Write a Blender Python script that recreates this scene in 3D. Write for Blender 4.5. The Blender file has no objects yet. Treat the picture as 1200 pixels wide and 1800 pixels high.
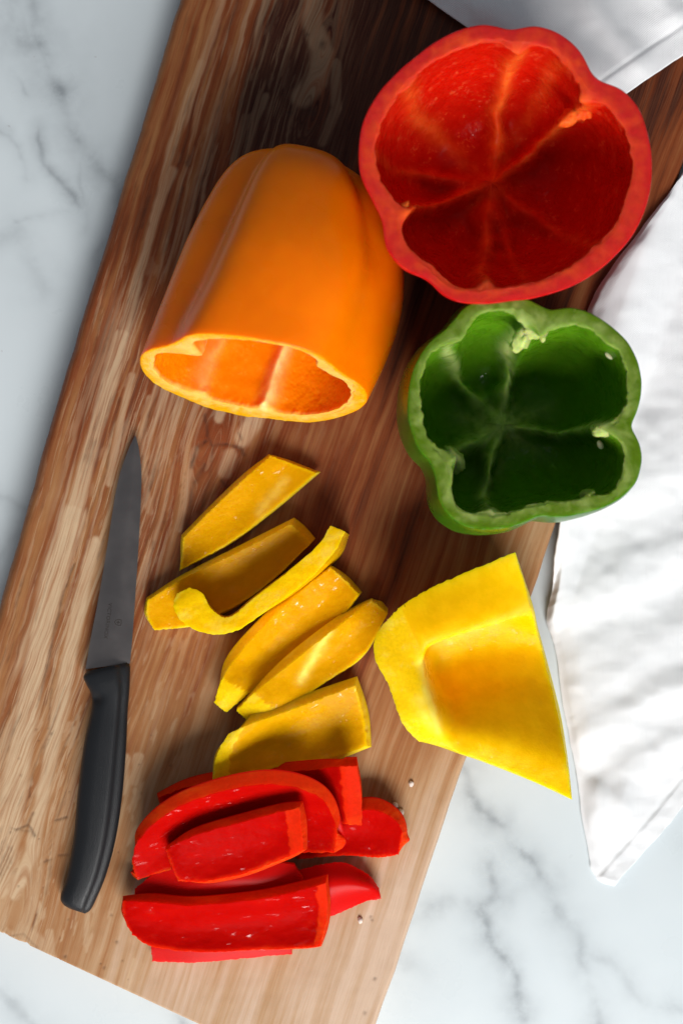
import bpy, bmesh, math, random
import numpy as np
from mathutils import Vector, Matrix

scene = bpy.context.scene
COL = scene.collection
R = math.radians

# ------------------------------------------------------------------ scale: one picture pixel on the board top
D = 0.55                  # camera height above the board top (m)
S = 0.4392 / 1800.0       # metres per picture pixel at board level
ZB = 0.021                # board thickness; the countertop is z = 0

# ------------------------------------------------------------------ camera
cam = bpy.data.cameras.new('camera')
camo = bpy.data.objects.new('camera', cam); COL.objects.link(camo)
camo.location = (0, 0, ZB + D); camo.rotation_euler = (0, 0, 0)
cam.sensor_fit = 'VERTICAL'; cam.sensor_height = 36.0; cam.sensor_width = 24.0
cam.lens = 36.0 * D / 0.4392
cam.clip_start = 0.02; cam.clip_end = 20
cam.dof.use_dof = True; cam.dof.focus_distance = D - 0.025; cam.dof.aperture_fstop = 7.0
scene.camera = camo

# ------------------------------------------------------------------ world and window light
w = bpy.data.worlds.new('World'); scene.world = w; w.use_nodes = True
bg = w.node_tree.nodes['Background']
bg.inputs[0].default_value = (0.88, 0.95, 1.05, 1); bg.inputs[1].default_value = 0.19
la = bpy.data.lights.new('window_light', 'AREA'); la.shape = 'RECTANGLE'; la.size = 1.30; la.size_y = 1.00
la.energy = 70.0; la.color = (1.0, 0.985, 0.96)
lo = bpy.data.objects.new('window_light', la); COL.objects.link(lo)
lo.location = (0.34, -1.66, 1.34)
lo.rotation_euler = (Vector((0.0, 0.02, 0.0)) - Vector(lo.location)).to_track_quat('-Z', 'Y').to_euler()
scene.view_settings.view_transform = 'Standard'; scene.view_settings.look = 'None'
scene.view_settings.exposure = 0.0; scene.view_settings.gamma = 1.0
scene.view_settings.use_curve_mapping = False
scene.render.engine = 'CYCLES'
scene.cycles.use_denoising = True
scene.cycles.use_adaptive_sampling = True; scene.cycles.adaptive_threshold = 0.02
scene.cycles.max_bounces = 8

# ------------------------------------------------------------------ helpers
def P(px, py, h=0.0):
    """picture pixel + height above the board (m) -> world point"""
    f = (D - h) / D
    return np.array(((px - 600) * S * f, (900 - py) * S * f, ZB + h))

def PA(px, py, h):
    px, py, h = np.broadcast_arrays(np.asarray(px, float), np.asarray(py, float), np.asarray(h, float))
    f = (D - h) / D
    return np.stack(((px - 600) * S * f, (900 - py) * S * f, ZB + h), -1)

def _hash(ix, iy, iz, seed):
    n = (ix.astype(np.int64) * 374761393 + iy.astype(np.int64) * 668265263 + iz.astype(np.int64) * 2147483647 + seed * 1274126177) & 0xffffffff
    n = ((n ^ (n >> 13)) * 1274126177) & 0xffffffff
    n = n ^ (n >> 16)
    return (n & 0xffffff) / float(0xffffff)

def vnoise(x, y, z=0.0, seed=0):
    x, y, z = np.broadcast_arrays(np.asarray(x, float), np.asarray(y, float), np.asarray(z, float))
    x0 = np.floor(x); y0 = np.floor(y); z0 = np.floor(z)
    fx = x - x0; fy = y - y0; fz = z - z0
    fx = fx * fx * (3 - 2 * fx); fy = fy * fy * (3 - 2 * fy); fz = fz * fz * (3 - 2 * fz)
    out = 0
    for dx in (0, 1):
        for dy in (0, 1):
            for dz in (0, 1):
                wgt = (fx if dx else 1 - fx) * (fy if dy else 1 - fy) * (fz if dz else 1 - fz)
                out = out + wgt * _hash(x0 + dx, y0 + dy, z0 + dz, seed)
    return out * 2 - 1

def fbm(x, y, z=0.0, seed=0, oct=4, gain=0.5):
    a, s, t = 1.0, 0.0, 0.0
    f = 1.0
    for o in range(oct):
        s = s + a * vnoise(np.asarray(x) * f, np.asarray(y) * f, np.asarray(z) * f, seed + o * 17)
        t += a; a *= gain; f *= 2.03
    return s / t

def sstep(a, b, x):
    t = np.clip((np.asarray(x, float) - a) / (b - a), 0, 1)
    return t * t * (3 - 2 * t)

def catmull(pts, u):
    """pts (n,k), u in [0,1] -> (m,k), uniform Catmull-Rom"""
    pts = np.asarray(pts, float); n = len(pts)
    if n == 2:
        return pts[0] + (pts[1] - pts[0]) * np.asarray(u)[:, None]
    ext = np.vstack([2 * pts[0] - pts[1], pts, 2 * pts[-1] - pts[-2]])
    t = np.clip(np.asarray(u, float), 0, 1) * (n - 1)
    i = np.minimum(t.astype(int), n - 2); f = (t - i)[:, None]
    p0, p1, p2, p3 = ext[i], ext[i + 1], ext[i + 2], ext[i + 3]
    return 0.5 * ((2 * p1) + (-p0 + p2) * f + (2 * p0 - 5 * p1 + 4 * p2 - p3) * f * f + (-p0 + 3 * p1 - 3 * p2 + p3) * f ** 3)

def polyd(px, py, pts):
    """distance from points to a polyline"""
    best = np.full(np.shape(px), 1e9)
    for (x0, y0), (x1, y1) in zip(pts[:-1], pts[1:]):
        dx, dy = x1 - x0, y1 - y0
        t = np.clip(((px - x0) * dx + (py - y0) * dy) / (dx * dx + dy * dy + 1e-9), 0, 1)
        best = np.minimum(best, np.hypot(px - x0 - t * dx, py - y0 - t * dy))
    return best

def mesh_obj(name, verts, faces, mat, parent=None, attrs=None, sharp=None, origin=None):
    verts = np.asarray(verts, float)
    if origin is not None:
        verts = verts - np.asarray(origin, float)
    me = bpy.data.meshes.new(name)
    me.from_pydata(verts.tolist(), [], faces)
    me.materials.append(mat)
    me.polygons.foreach_set('use_smooth', [True] * len(me.polygons))
    for k, v in (attrs or {}).items():
        v = np.asarray(v, np.float32)
        if v.ndim == 1:
            a = me.attributes.new(k, 'FLOAT', 'POINT'); a.data.foreach_set('value', v)
        else:
            a = me.attributes.new(k, 'FLOAT_VECTOR', 'POINT'); a.data.foreach_set('vector', v.ravel())
    bm = bmesh.new(); bm.from_mesh(me); bmesh.ops.recalc_face_normals(bm, faces=bm.faces); bm.to_mesh(me); bm.free()
    if sharp is not None:
        me.set_sharp_from_angle(angle=R(sharp))
    me.update()
    o = bpy.data.objects.new(name, me); COL.objects.link(o)
    if parent is not None:
        o.parent = parent
    elif origin is not None:
        o.location = tuple(origin)
    return o

def thing(name, label, cat, loc, group=None):
    o = bpy.data.objects.new(name, None); COL.objects.link(o)
    o.empty_display_size = 0.01
    o.location = tuple(loc); o['label'] = label; o['category'] = cat
    if group: o['group'] = group
    return o

def tag(o, label, cat, group=None):
    o['label'] = label; o['category'] = cat
    if group: o['group'] = group
    return o

def grid_faces(nu, nv, off=0, flip=False):
    f = []
    for i in range(nu - 1):
        for j in range(nv - 1):
            q = (off + i * nv + j, off + (i + 1) * nv + j, off + (i + 1) * nv + j + 1, off + i * nv + j + 1)
            f.append(q[::-1] if flip else q)
    return f

def border(nu, nv):
    return [(i, 0) for i in range(nu)] + [(nu - 1, j) for j in range(1, nv)] + [(i, nv - 1) for i in range(nu - 2, -1, -1)] + [(0, j) for j in range(nv - 2, 0, -1)]

# ------------------------------------------------------------------ node helpers
class NT:
    def __init__(self, name):
        self.m = bpy.data.materials.new(name); self.m.use_nodes = True
        self.t = self.m.node_tree; self.n = self.t.nodes; self.n.clear()
        self.out = self.n.new('ShaderNodeOutputMaterial')
        self.b = self.n.new('ShaderNodeBsdfPrincipled')
        self.t.links.new(self.b.outputs[0], self.out.inputs[0])
    def put(self, sock, v):
        if hasattr(v, 'is_output'):
            self.t.links.new(v, sock)
        elif v is not None:
            try:
                sock.default_value = v
            except Exception:
                sock.default_value = tuple(v) + (1.0,) * (4 - len(v)) if not isinstance(v, (int, float)) else (v, v, v)
    def attr(self, name, vec=False):
        a = self.n.new('ShaderNodeAttribute'); a.attribute_name = name
        return a.outputs['Vector' if vec else 'Fac']
    def math(self, op, a, b=None, clamp=False):
        m = self.n.new('ShaderNodeMath'); m.operation = op; m.use_clamp = clamp
        self.put(m.inputs[0], a); self.put(m.inputs[1], b)
        return m.outputs[0]
    def mix(self, f, a, b, blend='MIX'):
        m = self.n.new('ShaderNodeMix'); m.data_type = 'RGBA'; m.blend_type = blend; m.clamp_factor = True
        self.put(m.inputs[0], f)
        for i, v in ((6, a), (7, b)):
            if hasattr(v, 'is_output'): self.t.links.new(v, m.inputs[i])
            else: m.inputs[i].default_value = tuple(v) + (1.0,) * (4 - len(v))
        return m.outputs[2]
    def mixf(self, f, a, b):
        m = self.n.new('ShaderNodeMix'); m.data_type = 'FLOAT'; m.clamp_factor = True
        self.put(m.inputs[0], f); self.put(m.inputs[2], a); self.put(m.inputs[3], b)
        return m.outputs[0]
    def coord(self, scale=(1, 1, 1), src=None, rot=(0, 0, 0)):
        if src is None:
            tc = self.n.new('ShaderNodeTexCoord'); src = tc.outputs['Object']
        mp = self.n.new('ShaderNodeMapping'); mp.inputs['Scale'].default_value = scale; mp.inputs['Rotation'].default_value = rot
        self.t.links.new(src, mp.inputs[0])
        return mp.outputs[0]
    def noise(self, vec, scale, detail=3, rough=0.55, dist=0.0):
        n = self.n.new('ShaderNodeTexNoise'); self.put(n.inputs['Vector'], vec)
        n.inputs['Scale'].default_value = scale; n.inputs['Detail'].default_value = detail
        n.inputs['Roughness'].default_value = rough; n.inputs['Distortion'].default_value = dist
        return n.outputs[0]
    def voro(self, vec, scale, feature='F1', smooth=0.3):
        n = self.n.new('ShaderNodeTexVoronoi'); self.put(n.inputs['Vector'], vec); n.feature = feature
        n.inputs['Scale'].default_value = scale
        if feature == 'SMOOTH_F1': n.inputs['Smoothness'].default_value = smooth
        return n.outputs[0]
    def ramp(self, f, a, b, lo=0.0, hi=1.0):
        m = self.n.new('ShaderNodeMapRange'); m.clamp = True; m.interpolation_type = 'SMOOTHSTEP'
        self.put(m.inputs[0], f); self.put(m.inputs[1], a); self.put(m.inputs[2], b)
        m.inputs[3].default_value = lo; m.inputs[4].default_value = hi
        return m.outputs[0]
    def bump(self, h, strength, dist, normal=None):
        b = self.n.new('ShaderNodeBump'); self.put(b.inputs['Strength'], strength); b.inputs['Distance'].default_value = dist
        self.put(b.inputs['Height'], h)
        if normal is not None: self.t.links.new(normal, b.inputs['Normal'])
        return b.outputs[0]
    def set(self, **kw):
        for k, v in kw.items():
            self.put(self.b.inputs[k.replace('_', ' ')], v)

def pepper_material(name, skin, cut, inner, pale, radius, sss=0.8, scale=0.004, wet=1.0, innerfleck=(1, 1, 1), stretch=1.0, rotz=0.0, fleck=0.14, rimvar=0.30, glint=1.0, rlo=0.20, skinspec=0.30, fspec=0.10, cbump=0.55):
    t = NT(name)
    a_skin = t.attr('skin'); a_cut = t.attr('cut'); a_pale = t.attr('pale')
    co = t.coord()
    cs_ = t.coord((stretch, 1, 1), t.coord((1, 1, 1), None, (0, 0, R(-rotz))) if rotz else None)
    big = t.noise(co, 38, 2); fine = t.noise(co, 700, 2, 0.6); mid = t.noise(cs_, 150, 3, 0.6)
    cell = t.voro(cs_, 560, 'SMOOTH_F1', 0.6)
    # interior
    dark = tuple(c * 0.90 for c in inner)
    ci = t.mix(t.ramp(mid, 0.35, 0.68), dark, inner)
    fl = t.ramp(t.math('MULTIPLY', mid, fine), 0.30, 0.44, 0.0, fleck)
    ci = t.mix(fl, ci, innerfleck)
    cc = t.mix(t.ramp(fine, 0.3, 0.7), tuple(c * 0.90 for c in cut), cut)
    cc = t.mix(t.ramp(mid, 0.50, 0.72, 0, rimvar), cc, pale)
    c = t.mix(a_cut, ci, cc)
    pm = t.math('MULTIPLY', a_pale, t.ramp(mid, 0.25, 0.6, 0.55, 1.0))
    c = t.mix(pm, c, pale)
    cs = t.mix(t.ramp(big, 0.3, 0.7), tuple(x * 0.88 for x in skin), skin)
    c = t.mix(a_skin, c, cs)
    t.set(Base_Color=c)
    ns = t.math('SUBTRACT', 1.0, a_skin)
    rough = t.mixf(a_skin, t.mixf(a_cut, t.ramp(mid, 0.35, 0.65, rlo, rlo + 0.25), 0.45), t.ramp(big, .3, .7, 0.26, 0.33))
    t.set(Roughness=rough, IOR=1.38, Specular_IOR_Level=t.mixf(a_skin, t.mixf(a_cut, fspec, fspec), skinspec))
    t.set(Subsurface_Weight=sss, Subsurface_Radius=radius, Subsurface_Scale=scale)
    inner_m = t.math('MULTIPLY', ns, t.math('SUBTRACT', 1.0, a_cut))
    patch = t.ramp(big, 0.42, 0.62, 0.25, 1.0)
    b1 = t.bump(t.math('ADD', cell, t.math('MULTIPLY', mid, 0.9)), t.math('MULTIPLY', t.math('MULTIPLY', inner_m, patch), 0.42 * wet), 0.0006)
    b2 = t.bump(fine, t.math('MULTIPLY', ns, 0.20), 0.0004, b1)
    t.set(Normal=b2)
    bc = t.bump(t.math('ADD', cell, mid), cbump, 0.0010)
    t.put(t.b.inputs['Coat Weight'], t.math('MULTIPLY', t.math('MULTIPLY', inner_m, t.ramp(t.noise(cs_, 330, 2, 0.5), 0.60, 0.70)), t.ramp(big, 0.40, 0.60, 0.15 * glint, 0.95 * glint)))
    t.b.inputs['Coat Roughness'].default_value = 0.17
    t.put(t.b.inputs['Coat Normal'], bc)
    return t.m

MAT = {}
MAT['red'] = pepper_material('red_pepper', (0.56, 0.004, 0.007), (0.60, 0.020, 0.020), (0.62, 0.008, 0.002), (0.92, 0.15, 0.020), (1.0, 0.10, 0.03), 0.75, 0.0045, 1.5, (0.90, 0.18, 0.06), fleck=0.40, rimvar=0.16, glint=0.7)
MAT['red_slice'] = pepper_material('red_pepper_flesh', (0.62, 0.004, 0.003), (0.72, 0.022, 0.004), (0.50, 0.0025, 0.0015), (0.92, 0.15, 0.012), (1.0, 0.12, 0.03), 0.75, 0.0050, 0.30, (0.85, 0.10, 0.03), 0.32, 8, 0.05, glint=1.0, skinspec=0.10, rlo=0.26, fspec=0.012, cbump=1.0)
MAT['yellow'] = pepper_material('yellow_pepper', (0.96, 0.52, 0.001), (0.97, 0.60, 0.002), (0.78, 0.385, 0.001), (0.98, 0.80, 0.16), (1.0, 0.95, 0.05), 0.8, 0.0042, 0.45, (0.95, 0.62, 0.03), 0.6, 40, 0.10, fspec=0.04, cbump=0.9)
MAT['yellow_smooth'] = pepper_material('yellow_pepper_hollow', (0.97, 0.57, 0.001), (0.98, 0.62, 0.002), (0.97, 0.56, 0.001), (0.98, 0.78, 0.14), (1.0, 0.90, 0.04), 0.95, 0.0075, 0.22, (0.97, 0.70, 0.03), fleck=0.04, glint=0.35)
MAT['orange'] = pepper_material('orange_pepper', (0.98, 0.215, 0.0002), (0.98, 0.37, 0.002), (0.95, 0.25, 0.001), (0.99, 0.74, 0.32), (1.0, 0.30, 0.02), 0.8, 0.006, 1.2, (0.97, 0.45, 0.04), fleck=0.25, rimvar=0.15, skinspec=0.24)
MAT['green'] = pepper_material('green_pepper', (0.036, 0.130, 0.004), (0.105, 0.190, 0.007), (0.085, 0.230, 0.005), (0.52, 0.60, 0.20), (0.45, 1.0, 0.06), 0.75, 0.0070, 0.6, (0.16, 0.32, 0.04), rimvar=0.22)

# ================================================================== countertop
def build_marble():
    x0, x1, y0, y1 = -420, 1620, -320, 2120
    step = 4.0
    nx = int((x1 - x0) / step) + 1; ny = int((y1 - y0) / step) + 1
    gx, gy = np.meshgrid(np.linspace(x0, x1, nx), np.linspace(y0, y1, ny), indexing='ij')
    wx = gx + 14 * fbm(gx / 60, gy / 60, 0, 3, 4) + 3 * fbm(gx / 24, gy / 24, 0, 8, 3)
    wy = gy + 14 * fbm(gx / 60, gy / 60, 0, 5, 4) + 3 * fbm(gx / 24, gy / 24, 0, 9, 3)
    veins = [
        ([(30, -60), (48, 20), (70, 90), (100, 160), (120, 220), (150, 270), (190, 298), (210, 325)], 13, 0.62),
        ([(60, 80), (30, 40), (-20, 0), (-90, -40)], 26, 0.45),
        ([(0, 92), (22, 112), (34, 138)], 5, 0.35),
        ([(48, 200), (60, 270), (95, 308), (115, 340)], 6, 0.62),
        ([(-40, 190), (10, 238), (24, 268), (30, 292)], 5, 0.40),
        ([(8, 362), (56, 362), (106, 346)], 5, 0.30),
        ([(205, 322), (186, 392), (150, 428), (140, 470)], 6, 0.38),
        ([(118, 236), (122, 300), (130, 380)], 5, 0.28),
        ([(-60, 420), (10, 380), (24, 430), (60, 500)], 16, 0.22),
        ([(-60, 840), (5, 880), (28, 900), (10, 950), (-30, 1010)], 7, 0.30),
        ([(824, 1365), (830, 1420), (858, 1455), (900, 1478), (920, 1512), (952, 1548), (980, 1580)], 11, 0.62),
        ([(862, 1545), (886, 1600), (860, 1622), (866, 1672), (892, 1712), (912, 1752), (930, 1830)], 10, 0.62),
        ([(690, 1650), (735, 1640), (790, 1615), (862, 1625)], 15, 0.42),
        ([(700, 1700), (720, 1730)], 16, 0.35),
        ([(985, 1630), (1022, 1665), (1036, 1700), (1050, 1740), (1064, 1800), (1080, 1900)], 11, 0.45),
        ([(885, 1600), (930, 1570), (930, 1540)], 14, 0.22),
        ([(1036, 1700), (1090, 1720), (1150, 1790), (1300, 1850)], 10, 0.25),
        ([(270, 1770), (300, 1800), (330, 1860)], 8, 0.4),
        ([(1000, 1640), (960, 1600), (930, 1560)], 9, 0.2),
        ([(1250, 1500), (1330, 1560), (1420, 1600), (1640, 1800)], 12, 0.4),
        ([(-400, 1500), (-250, 1640), (-60, 1740), (80, 1880), (200, 2100)], 12, 0.35),
    ]
    v = np.zeros_like(gx); cl = np.zeros_like(gx)
    mod = np.clip(0.72 + 0.75 * fbm(gx / 45, gy / 45, 0, 21, 3), 0.12, 1.3)
    for pts, wd, st in veins:
        d = polyd(wx, wy, pts)
        v = np.maximum(v, st * mod * (0.40 * np.exp(-(d / (wd * 0.75)) ** 2) + 0.36 * np.exp(-(d / (wd * 2.1)) ** 2) + 0.18 * np.exp(-(d / (wd * 4.5)) ** 2)))
        cl += 0.42 * st * np.exp(-(d / (wd * 4.5)) ** 2)
    cl += 0.16 * np.exp(-(((gx - 60) / 90) ** 2 + ((gy - 460) / 120) ** 2)) + 0.10 * np.clip(fbm(gx / 160, gy / 160, 0, 33, 4) + 0.1, 0, 1)
    pos = np.stack(((gx - 600) * S, (900 - gy) * S, np.zeros_like(gx)), -1).reshape(-1, 3)
    faces = grid_faces(nx, ny)
    n = len(pos)
    # slab thickness
    B = border(nx, ny)
    ids = [i * ny + j for i, j in B]
    low = pos[ids].copy(); low[:, 2] = -0.02
    pos = np.vstack([pos, low])
    m = len(ids)
    for k in range(m):
        faces.append((ids[k], ids[(k + 1) % m], n + (k + 1) % m, n + k))
    faces.append(tuple(n + k for k in range(m)))
    vv = np.concatenate([v.ravel(), v.ravel()[ids]]); cc = np.concatenate([cl.ravel(), cl.ravel()[ids]])
    t = NT('marble')
    av, ac = t.attr('vein'), t.attr('cloud')
    base = t.mix(t.noise(t.coord(), 9, 4), (0.61, 0.675, 0.705), (0.655, 0.71, 0.735))
    c = t.mix(t.math('MULTIPLY', ac, t.noise(t.coord(), 60, 4, 0.6), True), base, (0.40, 0.45, 0.48))
    vm = t.math('MULTIPLY', av, t.ramp(t.noise(t.coord(), 110, 5, 0.65), 0.22, 0.62, 0.45, 1.15), True)
    c = t.mix(vm, c, (0.175, 0.195, 0.215))
    speck = t.ramp(t.noise(t.coord(), 260, 1), 0.79, 0.83)
    c = t.mix(t.math('MULTIPLY', speck, 0.35), c, (0.25, 0.2, 0.2))
    t.set(Base_Color=c, Roughness=t.ramp(t.noise(t.coord(), 30, 4), .3, .7, 0.26, 0.38), IOR=1.45)
    o = mesh_obj('countertop', pos, faces, t.m, attrs={'vein': vv, 'cloud': cc}, sharp=50)
    o['kind'] = 'structure'; o['label'] = 'white marble countertop with soft grey veins'
build_marble()

# ================================================================== cutting board
LEFT = [(-165, 1570), (-128, 1420), (-95, 1320), (-48, 1190), (-8, 1066), (28, 940), (66, 806), (100, 690), (133, 580), (172, 452), (208, 334), (240, 232), (266, 142), (290, 62), (312, -8), (352, -140), (402, -300)]
RIGHT = [(622, 1930), (666, 1800), (716, 1652), (764, 1506), (815, 1352), (862, 1238), (905, 1132), (943, 1032), (977, 930), (1046, 738), (1110, 556), (1182, 350), (1256, 138), (1330, -72), (1412, -300)]
def build_board():
    nu, nv = 400, 800
    tv = np.linspace(0, 1, nv)
    L = catmull(LEFT, tv); Rr = catmull(RIGHT, tv)
    # even spacing by arc length
    def resample(poly):
        p = catmull(poly, np.linspace(0, 1, 400)); d = np.r_[0, np.cumsum(np.hypot(*np.diff(p, axis=0).T))]
        return np.stack([np.interp(tv * d[-1], d, p[:, k]) for k in (0, 1)], -1)
    L, Rr = resample(LEFT), resample(RIGHT)
    # live edges wander
    L[:, 0] += 3.0 * fbm(tv * 24, 0 * tv, 0, 2, 4); Rr[:, 0] += 2.0 * fbm(tv * 20, 0 * tv, 0, 4, 4)
    s = np.linspace(0, 1, nu)
    inL, inR, inB = 20.0, 9.0, 5.0
    Lin = L + [inL, 5]; Rin = Rr - [inR, 3]
    g = Lin[None] + (Rin - Lin)[None] * s[:, None, None]
    g[:, :, 1] -= inB * (1 - tv)[None] ** 8
    # chips on the bottom-left end
    chip = np.clip(fbm(s * 40, 0 * s, 0, 11, 4), 0, 1) * 10 * sstep(0.45, 0.2, s)
    g[:, :, 1] -= chip[:, None] * sstep(0.012, 0.0, tv)[None]
    px, py = g[:, :, 0], g[:, :, 1]
    gu = s[:, None] * 800 + 0 * tv[None]; gv = 0 * s[:, None] + tv[None] * 2050
    # knots bend the grain
    knots = [(14, 1600, 70, 38), (545, 195, 34, 22), (566, 78, 26, 16), (372, 772, 46, 26), (-20, 1500, 40, 20), (1000, 300, 60, 30)]
    knot = np.zeros_like(px); kr = np.full_like(px, 9.0)
    ax = np.array((0.31, -0.95)); pxp = np.array((0.95, 0.31))
    for kx, ky, rr, amp in knots:
        da = (px - kx) * ax[0] + (py - ky) * ax[1]; dc = (px - kx) * pxp[0] + (py - ky) * pxp[1]
        e = np.exp(-((da / (rr * 1.9)) ** 2 + (dc / rr) ** 2))
        gu = gu - amp * e * np.tanh(dc / (rr * 0.30))
        knot = np.maximum(knot, np.exp(-((da / (rr * 0.62)) ** 2 + (dc / (rr * 0.42)) ** 2)))
        kr = np.minimum(kr, np.sqrt((da / 1.5) ** 2 + dc ** 2) / rr)
    gu = gu + 9 * fbm(gu / 120, gv / 420, 0, 6, 3) + 2.5 * fbm(gu / 30, gv / 160, 0, 7, 3)
    # heartwood darkness, with some pepper shadow and light falloff painted in
    def G(cx, cy, sx, sy): return np.exp(-(((px - cx) / sx) ** 2 + ((py - cy) / sy) ** 2))
    heart_shade = 1.0 * sstep(1500, 250, py + 0.18 * (px - 600))
    heart_shade = np.maximum(heart_shade, 0.16 + 0.46 * sstep(1750, 1100, py) )
    heart_shade = np.maximum(heart_shade, 0.50 * sstep(0.62, 0.30, s)[:, None])
    heart_shade -= 0.34 * sstep(0.32, 0.05, s)[:, None] * sstep(900, 100, py)
    heart_shade += 0.14 * G(640, 850, 170, 260) + 0.22 * G(470, 160, 90, 240)
    heart_shade -= 0.18 * sstep(0.86, 1.0, s)[:, None]
    heart_shade += 0.10 * fbm(gu / 40, gv / 600, 0, 12, 4) + 0.12 * fbm(gu / 12, gv / 420, 0, 13, 3)
    # cream spalted bands
    wx = px + 6 * fbm(gu / 30, gv / 110, 0, 14, 4) + 2.5 * fbm(gu / 7, gv / 50, 0, 15, 3); wy = py
    def band(pts, wd, st, soft=0.35):
        d = polyd(wx, wy, pts)
        return st * sstep(wd * (1 + soft), wd * (1 - soft), d)
    cream = np.zeros_like(px)
    for pts, wd, st in [
        ([(128, 905), (100, 1000), (74, 1110), (48, 1250), (24, 1400), (-4, 1560)], 21, 0.95),
        ([(166, 955), (142, 1060), (114, 1200), (97, 1300), (78, 1400), (56, 1500), (24, 1570)], 12, 0.9),
        ([(128, 905), (160, 790), (190, 680), (215, 590)], 13, 0.8),
        ([(215, 590), (245, 480), (270, 395), (300, 300)], 9, 0.62),
        ([(352, 110), (330, 170), (300, 260), (282, 330), (268, 390)], 7, 0.66),
        ([(395, -20), (372, 60), (350, 120)], 6, 0.5),
        ([(232, 660), (214, 740), (190, 850)], 6, 0.6),
        ([(262, 700), (250, 780), (262, 900)], 6, 0.45),
        ([(456, 680), (442, 745), (425, 770)], 17, 0.85), ([(398, 690), (385, 735)], 9, 0.6),
        ([(405, 800), (395, 830)], 12, 0.6), ([(345, 790), (335, 840), (318, 930)], 6, 0.5),
        ([(552, -30), (548, 40), (565, 90), (556, 140), (532, 170)], 19, 0.55),
        ([(590, 110), (592, 190), (566, 250)], 8, 0.35), ([(466, 170), (446, 215), (428, 290)], 7, 0.36), ([(430, 205), (408, 280)], 6, 0.3),
        ([(222, 1335), (214, 1390)], 10, 0.7), ([(236, 1390), (242, 1400)], 6, 0.5), ([(245, 1330), (235, 1375)], 7, 0.5),
        ([(45, 1640), (80, 1670)], 16, 0.6), ([(88, 1640), (92, 1680)], 8, 0.6), ([(60, 1580), (74, 1610)], 7, 0.6), ([(232, 1690), (222, 1740)], 7, 0.55),
        ([(155, 1610), (152, 1660)], 5, 0.55), ([(196, 1460), (192, 1500)], 5, 0.5),
        ([(770, 1500), (720, 1640), (690, 1740)], 6, 0.4)]:
        cream = np.maximum(cream, band(pts, wd, st))
    fleck = sstep(0.30, 0.48, fbm(gu / 7, gv / 42, 0, 16, 3)) * sstep(0.62, 0.30, s)[:, None] * (0.35 + 0.65 * sstep(900, 1500, py)) * sstep(0.03, .1, s)[:, None]
    cream = np.maximum(cream, 0.55 * fleck * sstep(350, 700, py + 500 * (s < 0.25)[:, None]))
    streakL = sstep(0.12, 0.42, fbm(gu / 9, gv / 260, 0, 18, 4)) * sstep(0.34, 0.20, s)[:, None] * sstep(0.02, 0.06, s)[:, None]
    cream = np.maximum(cream, 0.62 * streakL)
    # dark cracks, worm holes
    cx = px + 2.5 * fbm(px / 18, py / 18, 0, 40, 3); cy = py + 2.5 * fbm(px / 18, py / 18, 0, 41, 3)
    crack = np.zeros_like(px)
    for pts, wd, st in [
        ([(361, 728), (367, 768), (373, 783), (396, 780), (423, 786), (430, 800)], 3.2, 0.85),
        ([(363, 776), (346, 787), (336, 822)], 3.4, 0.9), ([(359, 817), (341, 850), (334, 894), (324, 934), (318, 985)], 5.5, 0.72),
        ([(390, 845), (402, 858)], 3, 0.7), ([(420, 760), (424, 772)], 2.5, 0.7), ([(374, 790), (368, 840), (352, 900)], 4.5, 0.5),
        ([(131, 990), (112, 1040), (96, 1110), (80, 1180), (70, 1230)], 2.4, 0.75), ([(95, 1175), (84, 1280)], 2, 0.5), ([(60, 1350), (52, 1400)], 2, 0.6),
        ([(210, 700), (196, 760), (186, 830)], 2.6, 0.6), ([(262, 345), (250, 400)], 3, 0.6), ([(333, 275), (330, 290)], 4, 0.75), ([(320, 330), (300, 400), (290, 440)], 2.5, 0.5),
        ([(58, 1428), (48, 1450), (28, 1458)], 2.6, 0.8), ([(50, 1450), (61, 1468)], 2.6, 0.85), ([(96, 1442), (118, 1436)], 2.4, 0.85), ([(104, 1503), (120, 1502)], 2.2, 0.75), ([(78, 1515), (90, 1510)], 2.2, 0.7),
        ([(18, 1455), (60, 1462)], 2, 0.4), ([(-10, 1650), (40, 1640), (70, 1668)], 2.0, 0.45),
        ([(290, 900), (286, 930)], 2.5, 0.55), ([(270, 950), (262, 1010)], 2.4, 0.5), ([(250, 800), (246, 850)], 2.5, 0.5)]:
        crack = np.maximum(crack, st * np.exp(-(polyd(cx, cy, pts) / wd) ** 2))
    rng = random.Random(4)
    holes = [(58, 1667, 3.6), (114, 1680, 3), (206, 1655, 3), (184, 1700, 2.4), (566, 78, 7), (545, 195, 8), (510, 198, 5), (540, 60, 4), (652, 1612, 2.5), (654, 1618, 2.2), (82, 1512, 2.5), (213, 1350, 2.5), (207, 1370, 2), (330, 284, 4), (216, 1365, 2), (18, 1462, 2), (90, 1290, 2.5), (658, 1721, 3), (640, 1780, 3)]
    for k in range(34):
        holes.append((rng.uniform(20, 300), rng.uniform(1250, 1740), rng.uniform(1.2, 2.2)))
    for hx, hy, hr in holes:
        crack = np.maximum(crack, 0.92 * np.exp(-(((cx - hx) / hr) ** 2 + ((cy - hy) / (hr * 1.15)) ** 2)))
    crack = np.maximum(crack, 0.42 * sstep(0.34, 0.5, fbm(gu / 5, gv / 120, 0, 50, 3)) * sstep(0.42, 0.2, s)[:, None])
    zone = sstep(0.40, 0.20, s)[:, None] * sstep(0.035, 0.085, s)[:, None] * (0.38 + 0.62 * sstep(150, 800, py)) + 0 * py
    cream *= 0.62 + 0.38 * sstep(100, 700, py)
    crack[:] = crack * np.clip(0.75 + 0.5 * fbm(px / 9, py / 9, 0, 61, 3), 0.2, 1)
    zone = np.maximum(zone, 0.55 * sstep(0.55, 0.35, s)[:, None] * sstep(150, 600, py) * sstep(1750, 900, py))
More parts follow.
